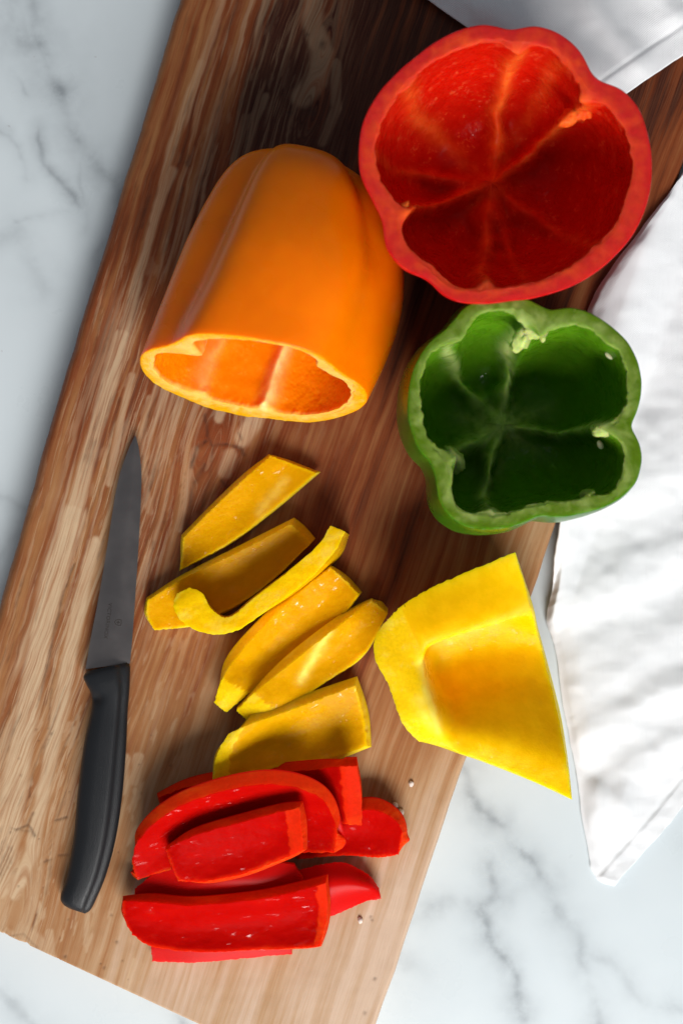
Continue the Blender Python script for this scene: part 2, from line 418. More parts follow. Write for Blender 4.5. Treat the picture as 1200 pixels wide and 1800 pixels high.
    # relief: tiny dents along cracks, gentle unevenness
    z = -0.0002 * crack + 0.00025 * fbm(px / 60, py / 60, 0, 60, 3)
    pos = PA(px, py, 0); pos[:, :, 2] += z
    pos = pos.reshape(-1, 3); n = len(pos)
    faces = grid_faces(nu, nv)
    B = border(nu, nv); ids = np.array([i * nv + j for i, j in B]); m = len(ids)
    out = np.zeros((m, 2)); 
    for k, (i, j) in enumerate(B):
        if i == 0: out[k] += np.array((-inL, -5)) * S * np.array((1, -1))
        if i == nu - 1: out[k] += np.array((inR, 3)) * S * np.array((1, -1))
        if j == 0: out[k] += np.array((0, inB)) * S * np.array((1, -1))
        if j == nv - 1: out[k] += np.array((0, -inB)) * S * np.array((1, -1))
    base = pos[ids].copy()
    loops = []
    for fr, dz in [(0.25, -0.0004), (0.55, -0.0016), (0.82, -0.0036), (1.0, -0.0075), (0.98, -0.013), (0.85, -0.018), (0.5, -ZB + 0.0003)]:
        q = base.copy(); q[:, :2] += out * fr
        q[:, 2] = ZB + dz
        loops.append(q)
    pos = np.vstack([pos] + loops)
    prev = ids
    for k in range(len(loops)):
        cur = np.arange(n + k * m, n + (k + 1) * m)
        for a in range(m):
            b = (a + 1) % m
            faces.append((int(prev[a]), int(prev[b]), int(cur[b]), int(cur[a])))
        prev = cur
    faces.append(tuple(int(x) for x in prev))
    def full(a, side=None):
        a = a.ravel(); e = a[ids]
        return np.concatenate([a] + [e if side is None else e * side] * len(loops))
    gr = np.stack((gu.ravel(), gv.ravel()), -1)
    ge = [gr[ids] + np.array((np.where(np.array([b[0] for b in B]) == 0, -3.0 * k, 3.0 * k))).reshape(-1, 1) * [1, 0] for k in range(1, len(loops) + 1)]
    gr = np.vstack([gr] + ge); gr = np.column_stack([gr, np.zeros(len(gr))])
    t = NT('spalted_wood')
    ga = t.attr('grain', True); ah, ac, ak = t.attr('heart_shade'), t.attr('cream'), t.attr('crack')
    f1 = t.noise(t.coord((0.30, 0.006, 1), ga), 1.0, 5, 0.6)
    f2 = t.noise(t.coord((0.9, 0.012, 1), ga), 1.0, 4, 0.65)
    f3 = t.noise(t.coord((0.06, 0.0022, 1), ga), 1.0, 4, 0.5, 0.6)
    pores = t.noise(t.coord((0.8, 0.05, 1), ga), 1.0, 3, 0.6)
    blot = t.noise(t.coord((0.02, 0.006, 1), ga), 1.0, 4, 0.6)
    h = t.math('ADD', ah, t.math('MULTIPLY', t.math('SUBTRACT', f1, 0.5), 0.32))
    h = t.math('ADD', h, t.math('MULTIPLY', t.math('SUBTRACT', f3, 0.5), 0.65))
    h = t.math('ADD', h, t.math('MULTIPLY', t.math('SUBTRACT', blot, 0.5), 0.3))
    cr = t.n.new('ShaderNodeValToRGB'); t.t.links.new(h, cr.inputs[0]); e = cr.color_ramp.elements
    e[0].position = 0.0; e[0].color = (0.62, 0.45, 0.325, 1)
    e[1].position = 1.0; e[1].color = (0.040, 0.0075, 0.0045, 1)
    for p_, c_ in ((0.3, (0.47, 0.285, 0.150, 1)), (0.52, (0.345, 0.150, 0.054, 1)), (0.76, (0.20, 0.044, 0.011, 1))):
        k = e.new(p_); k.color = c_
    c = cr.outputs[0]
    cream_c = t.mix(f2, (0.54, 0.36, 0.20), (0.73, 0.57, 0.38))
    zn = t.attr('zone')
    sp = t.noise(t.coord((0.14, 0.0050, 1), ga), 1.0, 6, 0.62, 0.35)
    sp2 = t.noise(t.coord((0.10, 0.0075, 1), ga), 1.0, 6, 0.66, 0.5)
    cm = t.math('MULTIPLY', ac, t.ramp(f1, 0.28, 0.52, 0.45, 1.0))
    cm = t.math('MAXIMUM', cm, t.math('MULTIPLY', zn, t.ramp(sp, 0.52, 0.60, 0.0, 0.56)))
    c = t.mix(t.math('MULTIPLY', zn, t.ramp(sp2, 0.55, 0.65, 0.0, 0.55)), c, (0.125, 0.055, 0.033))
    c = t.mix(cm, c, t.mix(t.ramp(f1, .35, .65), (0.50, 0.31, 0.18), cream_c))
    c = t.mix(t.math('MULTIPLY', t.ramp(pores, 0.58, 0.74), 0.38), c, t.mix(0.5, c, (0.06, 0.028, 0.018), 'MULTIPLY'))
    c = t.mix(t.ramp(f2, 0.35, 0.7, 0.0, 0.22), c, (0.33, 0.145, 0.07))
    c = t.mix(t.math('MULTIPLY', ak, 0.75), c, (0.045, 0.024, 0.017))
    t.set(Base_Color=c, Roughness=t.ramp(f1, 0.3, 0.7, 0.42, 0.56), IOR=1.4)
    t.set(Specular_IOR_Level=0.22)
    t.set(Normal=t.bump(t.math('SUBTRACT', t.math('ADD', f2, pores), t.math('MULTIPLY', ak, 0.8)), 0.16, 0.0004))
    o = mesh_obj('cutting_board', pos, faces, t.m, attrs={'grain': gr, 'heart_shade': full(heart_shade), 'cream': full(cream, 0.5), 'crack': full(crack, 0.5), 'zone': full(zone, 0.4)}, sharp=60)
    tag(o, 'spalted wooden cutting board with live edges lying on the marble', 'cutting board')
build_board()

# ================================================================== linen towel
def fabric_material():
    t = NT('white_linen')
    rot = t.coord((1, 1, 1), None, (0, 0, R(33)))
    wa = t.n.new('ShaderNodeTexWave'); wa.bands_direction = 'X'; wa.inputs['Scale'].default_value = 520; wa.inputs['Distortion'].default_value = 1.2; wa.inputs['Detail'].default_value = 2
    wb = t.n.new('ShaderNodeTexWave'); wb.bands_direction = 'Y'; wb.inputs['Scale'].default_value = 520; wb.inputs['Distortion'].default_value = 1.2; wb.inputs['Detail'].default_value = 2
    t.t.links.new(rot, wa.inputs[0]); t.t.links.new(rot, wb.inputs[0])
    slub = t.noise(t.coord((800, 90, 60), None, (0, 0, R(33))), 1, 3); slub2 = t.noise(t.coord((90, 800, 60), None, (0, 0, R(33))), 1, 3)
    n1 = t.noise(t.coord(), 120, 4, 0.6)
    c = t.mix(t.noise(t.coord(), 22, 4), (0.83, 0.845, 0.865), (0.87, 0.88, 0.895))
    c = t.mix(t.ramp(slub, 0.5, 0.8, 0, 0.12), c, (0.62, 0.62, 0.64))
    t.set(Base_Color=c, Roughness=0.92, Specular_IOR_Level=0.15)
    t.b.inputs['Sheen Weight'].default_value = 0.25
    t.b.inputs['Sheen Roughness'].default_value = 0.5
    hgt = t.math('ADD', t.math('ADD', wa.outputs[0], wb.outputs[0]), t.math('ADD', slub, slub2))
    b1 = t.bump(n1, 0.14, 0.0008); b2 = t.bump(hgt, 0.34, 0.0005, b1)
    t.set(Normal=b2)
    return t.m
MAT['linen'] = fabric_material()

def shell(name, top, mat, parent, origin, thick=0.0011, sharp=None):
    """closed cloth sheet from a grid of points (nu,nv,3)"""
    nu, nv, _ = top.shape
    du = np.gradient(top, axis=0); dv = np.gradient(top, axis=1)
    nrm = np.cross(du, dv); nrm /= np.linalg.norm(nrm, axis=-1, keepdims=True) + 1e-12
    if nrm[..., 2].mean() < 0: nrm = -nrm
    bot = top - nrm * thick
    n = nu * nv
    pos = np.vstack([top.reshape(-1, 3), bot.reshape(-1, 3)])
    faces = grid_faces(nu, nv) + grid_faces(nu, nv, n, True)
    ids = [i * nv + j for i, j in border(nu, nv)]
    for k in range(len(ids)):
        a, b = ids[k], ids[(k + 1) % len(ids)]
        faces.append((a, b, n + b, n + a))
    return mesh_obj(name, pos, faces, mat, parent, None, sharp, origin)

def build_towel():
    root = thing('linen_towel', 'crumpled white linen towel lying along the right side of the board', 'towel', P(1180, 1000, -0.0195))
    org = np.array(root.location)
    right_line = [(1330, -72), (1182, 350), (977, 930), (815, 1352), (666, 1800)]
    dirx, diry = 0.942, 0.335      # across the board's right edge
    def offb(px, py):
        ex = np.interp(py, [-300, -72, 138, 350, 556, 738, 930, 1032, 1132, 1238, 1352, 1506, 1800], [1412, 1330, 1256, 1182, 1110, 1046, 977, 943, 905, 862, 815, 764, 666])
        return (px - ex) * 0.94
    # ---- long lower fold
    left = [(1250, 250), (1212, 292), (1150, 370), (1082, 460), (1038, 530), (1016, 610), (1003, 720), (996, 830), (987, 925), (972, 1020), (960, 1088), (978, 1150), (987, 1225), (1003, 1312), (1020, 1420), (1036, 1512), (1050, 1546), (1078, 1558)]
    right = [(1640, -40), (1640, 40), (1630, 110), (1620, 190), (1610, 270), (1600, 350), (1590, 430), (1580, 520), (1570, 610), (1560, 690), (1545, 770), (1530, 840), (1515, 905), (1500, 960), (1480, 1010), (1455, 1060), (1420, 1130), (1380, 1210)]
    nu, nv = 300, 380
    v = np.linspace(0, 1, nv); u = np.linspace(0, 1, nu)
    L = catmull(left, v); Q = catmull(right, v)
    L[:, 0] += 3.0 * fbm(v * 40, 0 * v, 0, 70, 3)
    uu = (u ** 1.25)[:, None, None]
    g = L[None] * (1 - uu) + Q[None] * uu
    g[:, :, 1] += (7 * fbm(g[:, :, 0] / 45, 0 * g[:, :, 0], 0, 90, 3)) * (v ** 8)[None] * sstep(0, .1, u)[:, None]
    px, py = g[:, :, 0], g[:, :, 1]
    d = offb(px, py)
    h = -19.0 + 23.0 * sstep(70, -25, d)
    wx = px + 16 * fbm(px / 80, py / 80, 0, 71, 3); wy = py + 16 * fbm(px / 80, py / 80, 0, 72, 3)
    ridges = [  # crest lines: points, height mm, width px, asymmetry
        ([(1040, 540), (1110, 455), (1200, 380), (1330, 290)], 7, 42),
        ([(1060, 640), (1150, 560), (1260, 470), (1420, 380)], 9, 48),
        ([(1120, 800), (1200, 690), (1350, 560)], 12, 80),
        ([(990, 960), (1080, 890), (1200, 800), (1350, 700)], 11, 55),
        ([(970, 1085), (1050, 1035), (1130, 990), (1230, 950), (1400, 880)], 13, 34),
        ([(990, 1230), (1080, 1160), (1160, 1120), (1300, 1060)], 10, 50),
        ([(1005, 1300), (1070, 1270), (1160, 1225), (1280, 1180)], 9, 30),
        ([(1030, 1420), (1110, 1360), (1200, 1300), (1330, 1220)], 8, 34),
        ([(1040, 1390), (1048, 1450), (1060, 1490)], 4, 16),
        ([(1090, 1400), (1100, 1450)], 4, 14)]
    f = np.zeros_like(px)
    for pts, amp, wd in ridges:
        dd = polyd(wx, wy, pts)
        f = f + amp * np.exp(-(dd / (wd * 1.3)) ** 2)
    f *= sstep(0, 0.05, uu[..., 0] + 0.018)
    h = h + 0.40 * f * (0.2 + 0.8 * sstep(0.0, 0.12, u)[:, None])
    h += 1.9 * fbm(px / 110, py / 80, 0, 73, 3) * sstep(0, .1, u + 0.02)[:, None] + 0.16 * fbm(px / 26, py / 18, 0, 74, 3)
    # hem along the lower edge (v -> 1)
    hemd = polyd(px, py, [tuple(q) for q in g[::20, -1]])
    h += 0.6 * sstep(40, 26, hemd) - 0.35 * np.exp(-((hemd - 33) / 5.0) ** 2) + 0.25 * sstep(30, 12, hemd) * fbm(px / 30, py / 30, 0, 76, 2)
    floor_ = np.where(d > 6, -19.3, 1.7) 
    floor_ = -19.85 + 21.1 * sstep(40, 0, d)
    h = np.maximum(h, floor_)
    h = floor_ + (h - floor_) * sstep(-0.01, 0.05, u)[:, None]
    shell('cloth', PA(px, py, h / 1000), MAT['linen'], root, org)
    # ---- upper corner lying on the board behind the red pepper
    K = np.array((1060, 192)); A = np.array((690, -42)); Bq = np.array((1200, 98))
    e1 = (A - K); e2 = (Bq - K)
    nu, nv = 240, 240
    a = np.linspace(0, 1.75, nu)[:, None]; b = np.linspace(0, 4.0, nv)[None]
    px = K[0] + e1[0] * a + e2[0] * b; py = K[1] + e1[1] * a + e2[1] * b
    px = px + 3 * fbm(b * 2.5, a * 0, 0, 91, 3) * np.exp(-a * 6); py = py + 4 * fbm(b * 2.5, a * 0, 0, 92, 3) * np.exp(-a * 6)
    py = py + 10 * np.sin(np.clip(a / 0.9, 0, 1) * math.pi) * np.exp(-b * 2.2) 
    d = offb(px, py)
    h = 2.3 + 0.8 * fbm(px / 70, py / 70, 0, 80, 3) + 0.08 * fbm(px / 18, py / 18, 0, 81, 3)
    for pts, amp, wd in [([(860, 20), (960, 90), (1060, 130)], 3.0, 38), ([(1000, -40), (1080, 60), (1120, 110)], 2.6, 26), ([(1130, -60), (1180, 20)], 3.2, 30), ([(760, -40), (900, 30)], 3, 40)]:
        h = h + amp * np.exp(-(polyd(px + 10 * fbm(px / 50, py / 50, 0, 82, 3), py, pts) / wd) ** 2)
    hemd = (a * np.hypot(*e1)) * 0.87 + 0 * b
    h = h + 0.6 * sstep(46, 38, hemd) - 0.4 * np.exp(-((hemd - 43) / 4.5) ** 2)
    h = h * sstep(-0.02, 0.04, a + b * 0.5 + 0.015) + 0.8
    h = np.maximum(h, 1.25)
    h = h - 22 * sstep(30, 120, d)
    h = np.maximum(h, -19.3 + 20.9 * sstep(60, 20, d))
    shell('cloth', PA(px, py, h / 1000), MAT['linen'], root, org)
build_towel()

# ================================================================== pepper cups
def polar_table(points, centre):
    p = np.asarray(points, float) - np.asarray(centre)
    ang = np.arctan2(-p[:, 1], p[:, 0]); rad = np.hypot(p[:, 0], p[:, 1])
    o = np.argsort(ang); ang, rad = ang[o], rad[o]
    ang = np.r_[ang[-3:] - 2 * math.pi, ang, ang[:3] + 2 * math.pi]; rad = np.r_[rad[-3:], rad, rad[:3]]
    th = np.linspace(-math.pi, math.pi, 720, endpoint=False)
    r = np.interp(th, ang, rad)
    k = np.exp(-(np.arange(-12, 13) / 5.0) ** 2); k /= k.sum()
    r = np.convolve(np.r_[r[-12:], r, r[:12]], k, 'valid')
    return th, r

def adiff(a, b):
    return (a - b + math.pi) % (2 * math.pi) - math.pi

def cup(name, mat, parent, Ro, Ri, N, H, outer, inner, ctr, creases, ribs, seed, tilt=None, jag=0.0008, xform=None, core=0.7):
    """one closed pepper wall. Ro/Ri(theta): rim radii in m. outer/inner: lists of (radius fraction, z).
    ctr(z): xy centre at height z. ribs: (angle, inward height at the wall, width, height at the floor)"""
    th = np.linspace(-math.pi, math.pi, N, endpoint=False)
    ro, ri = Ro(th), Ri(th)
    cz = np.zeros(N)
    for a, wd, dp in creases:
        cz = np.maximum(cz, dp * np.exp(-(adiff(th, a) / wd) ** 2))
    rings, skin, cut, pale = [], [], [], []
    def add(r, z, sk, cu, pa, wob=0.0):
        c = ctr(z)
        x = c[0] + r * np.cos(th); y = c[1] + r * np.sin(th)
        zz = z + (tilt(th, r, z) if tilt is not None else 0.0)
        rings.append(np.stack((x, y, zz + 0 * th), -1)); skin.append(np.full(N, sk) if np.isscalar(sk) else sk)
        cut.append(np.full(N, cu) if np.isscalar(cu) else cu); pale.append(np.full(N, pa) if np.isscalar(pa) else pa)
    no = 46
    om = catmull(outer, np.linspace(0.004, 1, no))
    for k, (rf, z) in enumerate(om):
        s = max(0.0, min(1.0, z / H))
        ex = cz * (1.0 + 1.3 * (1 - s)) * sstep(0.05, 0.5, rf)
        r = rf * ro * (1 - ex) + 0.0004 * fbm(np.cos(th) * 3, np.sin(th) * 3, s * 3, seed, 3)
        zz = z
        if k == no - 1: r_top = r
        add(r, np.minimum(zz, H - 0.0004) + 0 * th, 1.0, 0.0, 0.0)
    rt = r_top
    jagn = jag * (0.9 * fbm(np.cos(th) * 22, np.sin(th) * 22, 1, seed + 5, 3) + 0.7 * np.clip(fbm(np.cos(th) * 9, np.sin(th) * 9, 3, seed + 6, 3), 0, 1))
    rin = np.minimum(ri - jagn, rt - 0.0022)
    ztop = lambda f: H + 0.00035 * fbm(np.cos(th) * 14, np.sin(th) * 14, f * 3, seed + 8, 3)
    add(rt - 0.00008, H - 0.00015 + 0 * th, 1.0, 0.0, 0.0)
    add(rt - 0.00035, ztop(0), 0.35, 0.65, 0.0)
    add(rt - 0.0007, ztop(0), 0.0, 1.0, 0.0)
    for f in (0.2, 0.45, 0.7, 0.88):
        add((rt - 0.0007) * (1 - f) + rin * f, ztop(f), 0.0, 1.0, np.clip(0.0 + 0.26 * f + 0.30 * fbm(th * 16, f * 2, 0, seed + 21, 3), 0, 1))
    add(rin + 0.0002, ztop(0.95) - 0.0003, 0.0, 1.0, 0.3)
    ni = 84
    im = catmull(inner, np.linspace(0, 0.996, ni))
    for k, (rf, z) in enumerate(im):
        q = k / (ni - 1)
        s = max(0.0, min(1.0, z / H))
        wall = sstep(0.55, 0.95, rf)
        ex = cz * (0.8 + 0.5 * (1 - s)) * sstep(0.1, 0.5, rf)
        base = rin * (1 - sstep(0, 0.12, q)) + np.minimum(ri, rt - 0.003) * sstep(0, 0.12, q)
        r = rf * base * (1 - ex)
        zz = z + 0 * th
        pa = np.zeros(N)
        for (ang, hw, wd, hf, pl) in ribs:
            wob = 0.10 * fbm(q * 5, ang * 3, 0, seed + 9, 2)
            dist = np.abs(np.sin(np.clip(adiff(th, ang + wob), -1.5, 1.5))) * np.maximum(r, 0.0)
            dist = np.where(np.abs(adiff(th, ang)) > 1.5, 1.0, dist)
            wmod = wd * (1 + 0.5 * fbm(q * 9, ang, 0, seed + 10, 2))
            e = np.exp(-(dist / wmod) ** 2)
            hmod = 1 + 0.45 * fbm(q * 7, ang * 2, 2, seed + 11, 3)
            r = r - hw * hmod * e * wall * sstep(0, 0.04, q + 0.02)
            zz = zz + hf * hmod * e * (1 - wall) * sstep(1.02, 0.7, q)
            pa = np.maximum(pa, pl * np.exp(-(dist / (wmod * 0.75)) ** 2) * np.clip(0.8 + 0.6 * fbm(q * 16, th * 6, 0, seed + 12, 2), 0, 1))
        rr_ = np.maximum(r, 1e-5)
        star = core * np.exp(-(rr_ / (0.0090 + 0.0085 * np.clip(fbm(np.cos(th) * 3.2, np.sin(th) * 3.2, 0, seed + 30, 3) + 0.2, 0, 1))) ** 2) * np.clip(0.75 + 0.7 * fbm(np.cos(th) * rr_ * 420, np.sin(th) * rr_ * 420, 0, seed + 31, 3), 0.1, 1)
        pa = np.maximum(pa, star)
        rough = 0.0005 * fbm(np.cos(th) * r * 260, np.sin(th) * r * 260, z * 260, seed + 13, 3)
        r = np.maximum(r + rough * wall, 0.0)
        zz = zz + rough * (1 - wall)
        cu = 1 - sstep(0.0, 0.035 + 0.03 * np.clip(fbm(np.cos(th) * 6, np.sin(th) * 6, 0, seed + 14, 2), 0, 1), q + 0 * th)
        add(r, zz, 0.0, cu, np.maximum(pa, 0.3 * cu))
    pos = np.vstack(rings); nr = len(rings)
    c0 = rings[0].mean(0); c1 = rings[-1].mean(0)
    pos = np.vstack([pos, c0, c1])
    at = {'skin': np.r_[np.concatenate(skin), 1, 0], 'cut': np.r_[np.concatenate(cut), 0, 0], 'pale': np.r_[np.concatenate(pale), 0, pale[-1].max()]}
    faces = []
    for k in range(nr - 1):
        for j in range(N):
            j2 = (j + 1) % N
            faces.append((k * N + j, k * N + j2, (k + 1) * N + j2, (k + 1) * N + j))
    for j in range(N):
        faces.append((nr * N, (j + 1) % N, j)); faces.append((nr * N + 1, (nr - 1) * N + j, (nr - 1) * N + (j + 1) % N))
    if xform is not None: pos = xform(pos)
    o = mesh_obj(name, pos, faces, mat, parent, at, 40)
    return o

def lump(name, mat, parent, loc, size, seed, attrs=(0, 0.6, 0.9), rot=0.0, rough=0.35):
    """a torn scrap of membrane: an irregular pebble"""
    bm = bmesh.new(); bmesh.ops.create_icosphere(bm, subdivisions=3, radius=1.0)
    v = np.array([q.co[:] for q in bm.verts])
    f = [tuple(x.index for x in q.verts) for q in bm.faces]; bm.free()
    v = v * (1 + rough * fbm(v[:, 0] * 1.7, v[:, 1] * 1.7, v[:, 2] * 1.7, seed, 3))[:, None]
    v = v * np.asarray(size)
    c, s_ = math.cos(rot), math.sin(rot)
    v = np.stack((v[:, 0] * c - v[:, 1] * s_, v[:, 0] * s_ + v[:, 1] * c, v[:, 2]), -1) + np.asarray(loc)
    n = len(v)
    return mesh_obj(name, v, f, mat, parent, {'skin': np.full(n, attrs[0]), 'cut': np.full(n, attrs[1]), 'pale': np.full(n, attrs[2])})

def upright(name, label, mat, outer_px, inner_px, H, rim_c, base_c, profile_o, profile_i, creases, ribs, seed, jag, core=0.7):
    B = P(base_c[0], base_c[1], 0.0); O = P(rim_c[0], rim_c[1], H)
    root = thing(name, label, 'pepper', (B[0], B[1], ZB))
    f = (D - H) / D
    tho, ro = polar_table(outer_px, rim_c); thi, ri = polar_table(inner_px, rim_c)
    ro = ro * S * f; ri = ri * S * f
    Rof = lambda th: np.interp(th, tho, ro, period=2 * math.pi); Rif = lambda th: np.interp(th, thi, ri, period=2 * math.pi)
    dx, dy = O[0] - B[0], O[1] - B[1]
    def ctr(z):
        s = np.clip(np.asarray(z) / H, 0, 1.1)
        return dx * s, dy * s
    cup('wall', mat, root, Rof, Rif, 420, H, profile_o, profile_i, ctr, creases, ribs, seed, jag=jag, core=core)
    return root, (dx, dy), f

def ang(c, p):   # picture direction -> polar angle
    return math.atan2(-(p[1] - c[1]), p[0] - c[0])

def mm(l): return [(a, b / 1000.0) for a, b in l]

red_out = [(845, 42), (900, 44), (940, 43), (980, 57), (1015, 85), (1040, 120), (1060, 140), (1095, 157), (1122, 190), (1137, 235), (1144, 295), (1135, 360), (1110, 415), (1075, 455), (1030, 490), (970, 515), (900, 528), (810, 532), (770, 520), (735, 492), (700, 467), (675, 435), (662, 390), (650, 345), (632, 305), (630, 260), (637, 220), (655, 180), (690, 135), (735, 95), (785, 62)]
red_in = [(665, 230), (656, 270), (675, 330), (700, 368), (697, 400), (720, 435), (755, 470), (772, 492), (812, 508), (880, 504), (980, 480), (1025, 450), (1075, 405), (1100, 345), (1112, 300), (1105, 245), (1075, 195), (1030, 160), (1010, 130), (985, 97), (945, 78), (905, 78), (870, 70), (820, 82), (765, 107), (710, 152), (680, 195)]
rc = (885, 288)
prof_o = mm([(0, 9), (0.18, 6), (0.36, 1.2), (0.50, 0.0), (0.62, 2.2), (0.73, 8), (0.84, 20), (0.93, 37), (0.985, 56), (1.0, 74), (1.0, 82)])
prof_i = mm([(1.0, 81.6), (0.995, 76), (0.975, 62), (0.93, 48), (0.86, 36), (0.76, 26), (0.62, 17.5), (0.46, 13.5), (0.30, 12.5), (0.15, 14.5), (0.0, 21)])
root, sh, f = upright('red_bell_pepper', 'large hollow red bell pepper standing cut side up by the towel corner', MAT['red'], red_out, red_in, 0.082, rc, (858, 330), prof_o, prof_i,
    [(ang(rc, (1050, 130)), 0.16, 0.03), (ang(rc, (662, 390)), 0.16, 0.04), (ang(rc, (900, 44)), 0.14, 0.03), (ang(rc, (750, 505)), 0.14, 0.035)],
    [(ang(rc, (910, 60)), 0.0022, 0.0036, 0.009, 0.9), (ang(rc, (1035, 165)), 0.0034, 0.0026, 0.010, 0.85), (ang(rc, (690, 375)), 0.0045, 0.0026, 0.010, 0.7), (ang(rc, (850, 515)), 0.0040, 0.0040, 0.010, 0.65), (ang(rc, (660, 270)), 0.0006, 0.0030, 0.006, 0.35), (ang(rc, (1080, 440)), 0.0006, 0.0034, 0.007, 0.3), (ang(rc, (930, 520)), 0.0006, 0.0026, 0.005, 0.25), (ang(rc, (740, 170)), 0.0012, 0.005, 0.002, 0.55), (ang(rc, (1000, 80)), 0.0008, 0.004, 0.001, 0.3)], 100, 0.0007, 0.6)
def local(px, py, h, rt):
    return P(px, py, h) - np.array(rt.location)
lump('membrane', MAT['red'], root, local(1002, 206, 0.062, root), (0.0050, 0.0028, 0.004), 7, (0, 0.2, 0.95), 0.6, 0.6)
lump('membrane', MAT['red'], root, local(1022, 196, 0.064, root), (0.0036, 0.0030, 0.004), 8, (0, 0.2, 0.7), 0.2, 0.6)
lump('membrane', MAT['red'], root, local(703, 376, 0.076, root), (0.0046, 0.0026, 0.005), 9, (0, 0.3, 0.8), 0.9, 0.5)

green_out = [(817, 536), (848, 525), (888, 520), (923, 523), (950, 533), (970, 541), (1005, 540), (1040, 551), (1075, 574), (1103, 602), (1120, 637), (1127, 676), (1122, 723), (1112, 751), (1124, 778), (1127, 809), (1119, 845), (1095, 872), (1066, 889), (1021, 903), (946, 910), (899, 926), (848, 931), (817, 926), (786, 906), (766, 876), (758, 845), (750, 813), (728, 774), (716, 735), (717, 688), (727, 645), (750, 606), (778, 576)]
green_in = [(750, 629), (778, 602), (809, 594), (821, 570), (843, 551), (888, 545), (928, 552), (950, 585), (974, 576), (1030, 574), (1064, 602), (1087, 617), (1099, 649), (1101, 708), (1088, 735), (1062, 757), (1087, 770), (1097, 798), (1095, 833), (1079, 860), (1056, 872), (1032, 866), (1021, 876), (966, 882), (923, 892), (860, 905), (817, 899), (797, 884), (794, 852), (786, 813), (762, 786), (747, 755), (741, 719), (739, 676)]
gc = (918, 728)
gprof_o = mm([(0, 10), (0.18, 7), (0.38, 1.3), (0.54, 0.0), (0.68, 2.2), (0.83, 8), (0.96, 20), (1.035, 36), (1.06, 52), (1.035, 68), (1.0, 78)])
gprof_i = mm([(1.0, 77.6), (1.0, 72), (1.0, 60), (0.97, 46), (0.92, 34), (0.82, 24), (0.66, 16), (0.48, 13), (0.30, 12.5), (0.15, 15), (0.0, 21)])
root, sh, f = upright('green_bell_pepper', 'hollow green bell pepper standing cut side up beside the white towel', MAT['green'], green_out, green_in, 0.078, gc, (872, 752), gprof_o, gprof_i,
    [(ang(gc, (960, 538)), 0.16, 0.03), (ang(gc, (1112, 751)), 0.14, 0.02), (ang(gc, (758, 835)), 0.18, 0.04), (ang(gc, (790, 570)), 0.2, 0.03), (ang(gc, (950, 910)), 0.16, 0.02)],
    [(ang(gc, (925, 540)), 0.0045, 0.0036, 0.012, 1.0), (ang(gc, (1105, 752)), 0.0036, 0.0028, 0.011, 1.0), (ang(gc, (770, 815)), 0.003, 0.0040, 0.012, 1.0), (ang(gc, (860, 920)), 0.0024, 0.0026, 0.012, 1.0), (ang(gc, (790, 600)), 0.0006, 0.0032, 0.007, 0.7)], 200, 0.0009, 1.0)
lump('membrane', MAT['green'], root, local(915, 596, 0.066, root), (0.0032, 0.0055, 0.006), 11, (0, 0.4, 1.0), -0.5, 0.6)
lump('membrane', MAT['green'], root, local(940, 583, 0.070, root), (0.0045, 0.0026, 0.004), 12, (0, 0.4, 0.9), 0.2, 0.7)
lump('membrane', MAT['green'], root, local(952, 592, 0.069, root), (0.0011, 0.0022, 0.002), 13, (0, 0.4, 1.0), 0.2, 0.4)
lump('membrane', MAT['green'], root, local(1064, 757, 0.073, root), (0.0052, 0.0022, 0.004), 14, (0, 0.4, 0.85), 0.1, 0.6)
lump('membrane', MAT['green'], root, local(1032, 870, 0.075, root), (0.0028, 0.0022, 0.003), 15, (0, 0.8, 0.3), 0.1, 0.5)
lump('membrane', MAT['green'], root, local(797, 808, 0.050, root), (0.0036, 0.0056, 0.006), 16, (0, 0.2, 0.8), 0.5, 0.6)
t = NT('pepper_seed'); t.set(Base_Color=(0.78, 0.72, 0.45), Roughness=0.45, Subsurface_Weight=0.3, Subsurface_Scale=0.002); MAT['seed'] = t.m
for (sx, sy, shh, rr) in ((1070, 625, 0.064, 0.9), (1054, 782, 0.058, 0.4)):
    lump('seed', MAT['seed'], root, local(sx, sy, shh, root), (0.0011, 0.0019, 0.0008), int(sx), (0, 0, 0), rr, 0.15)

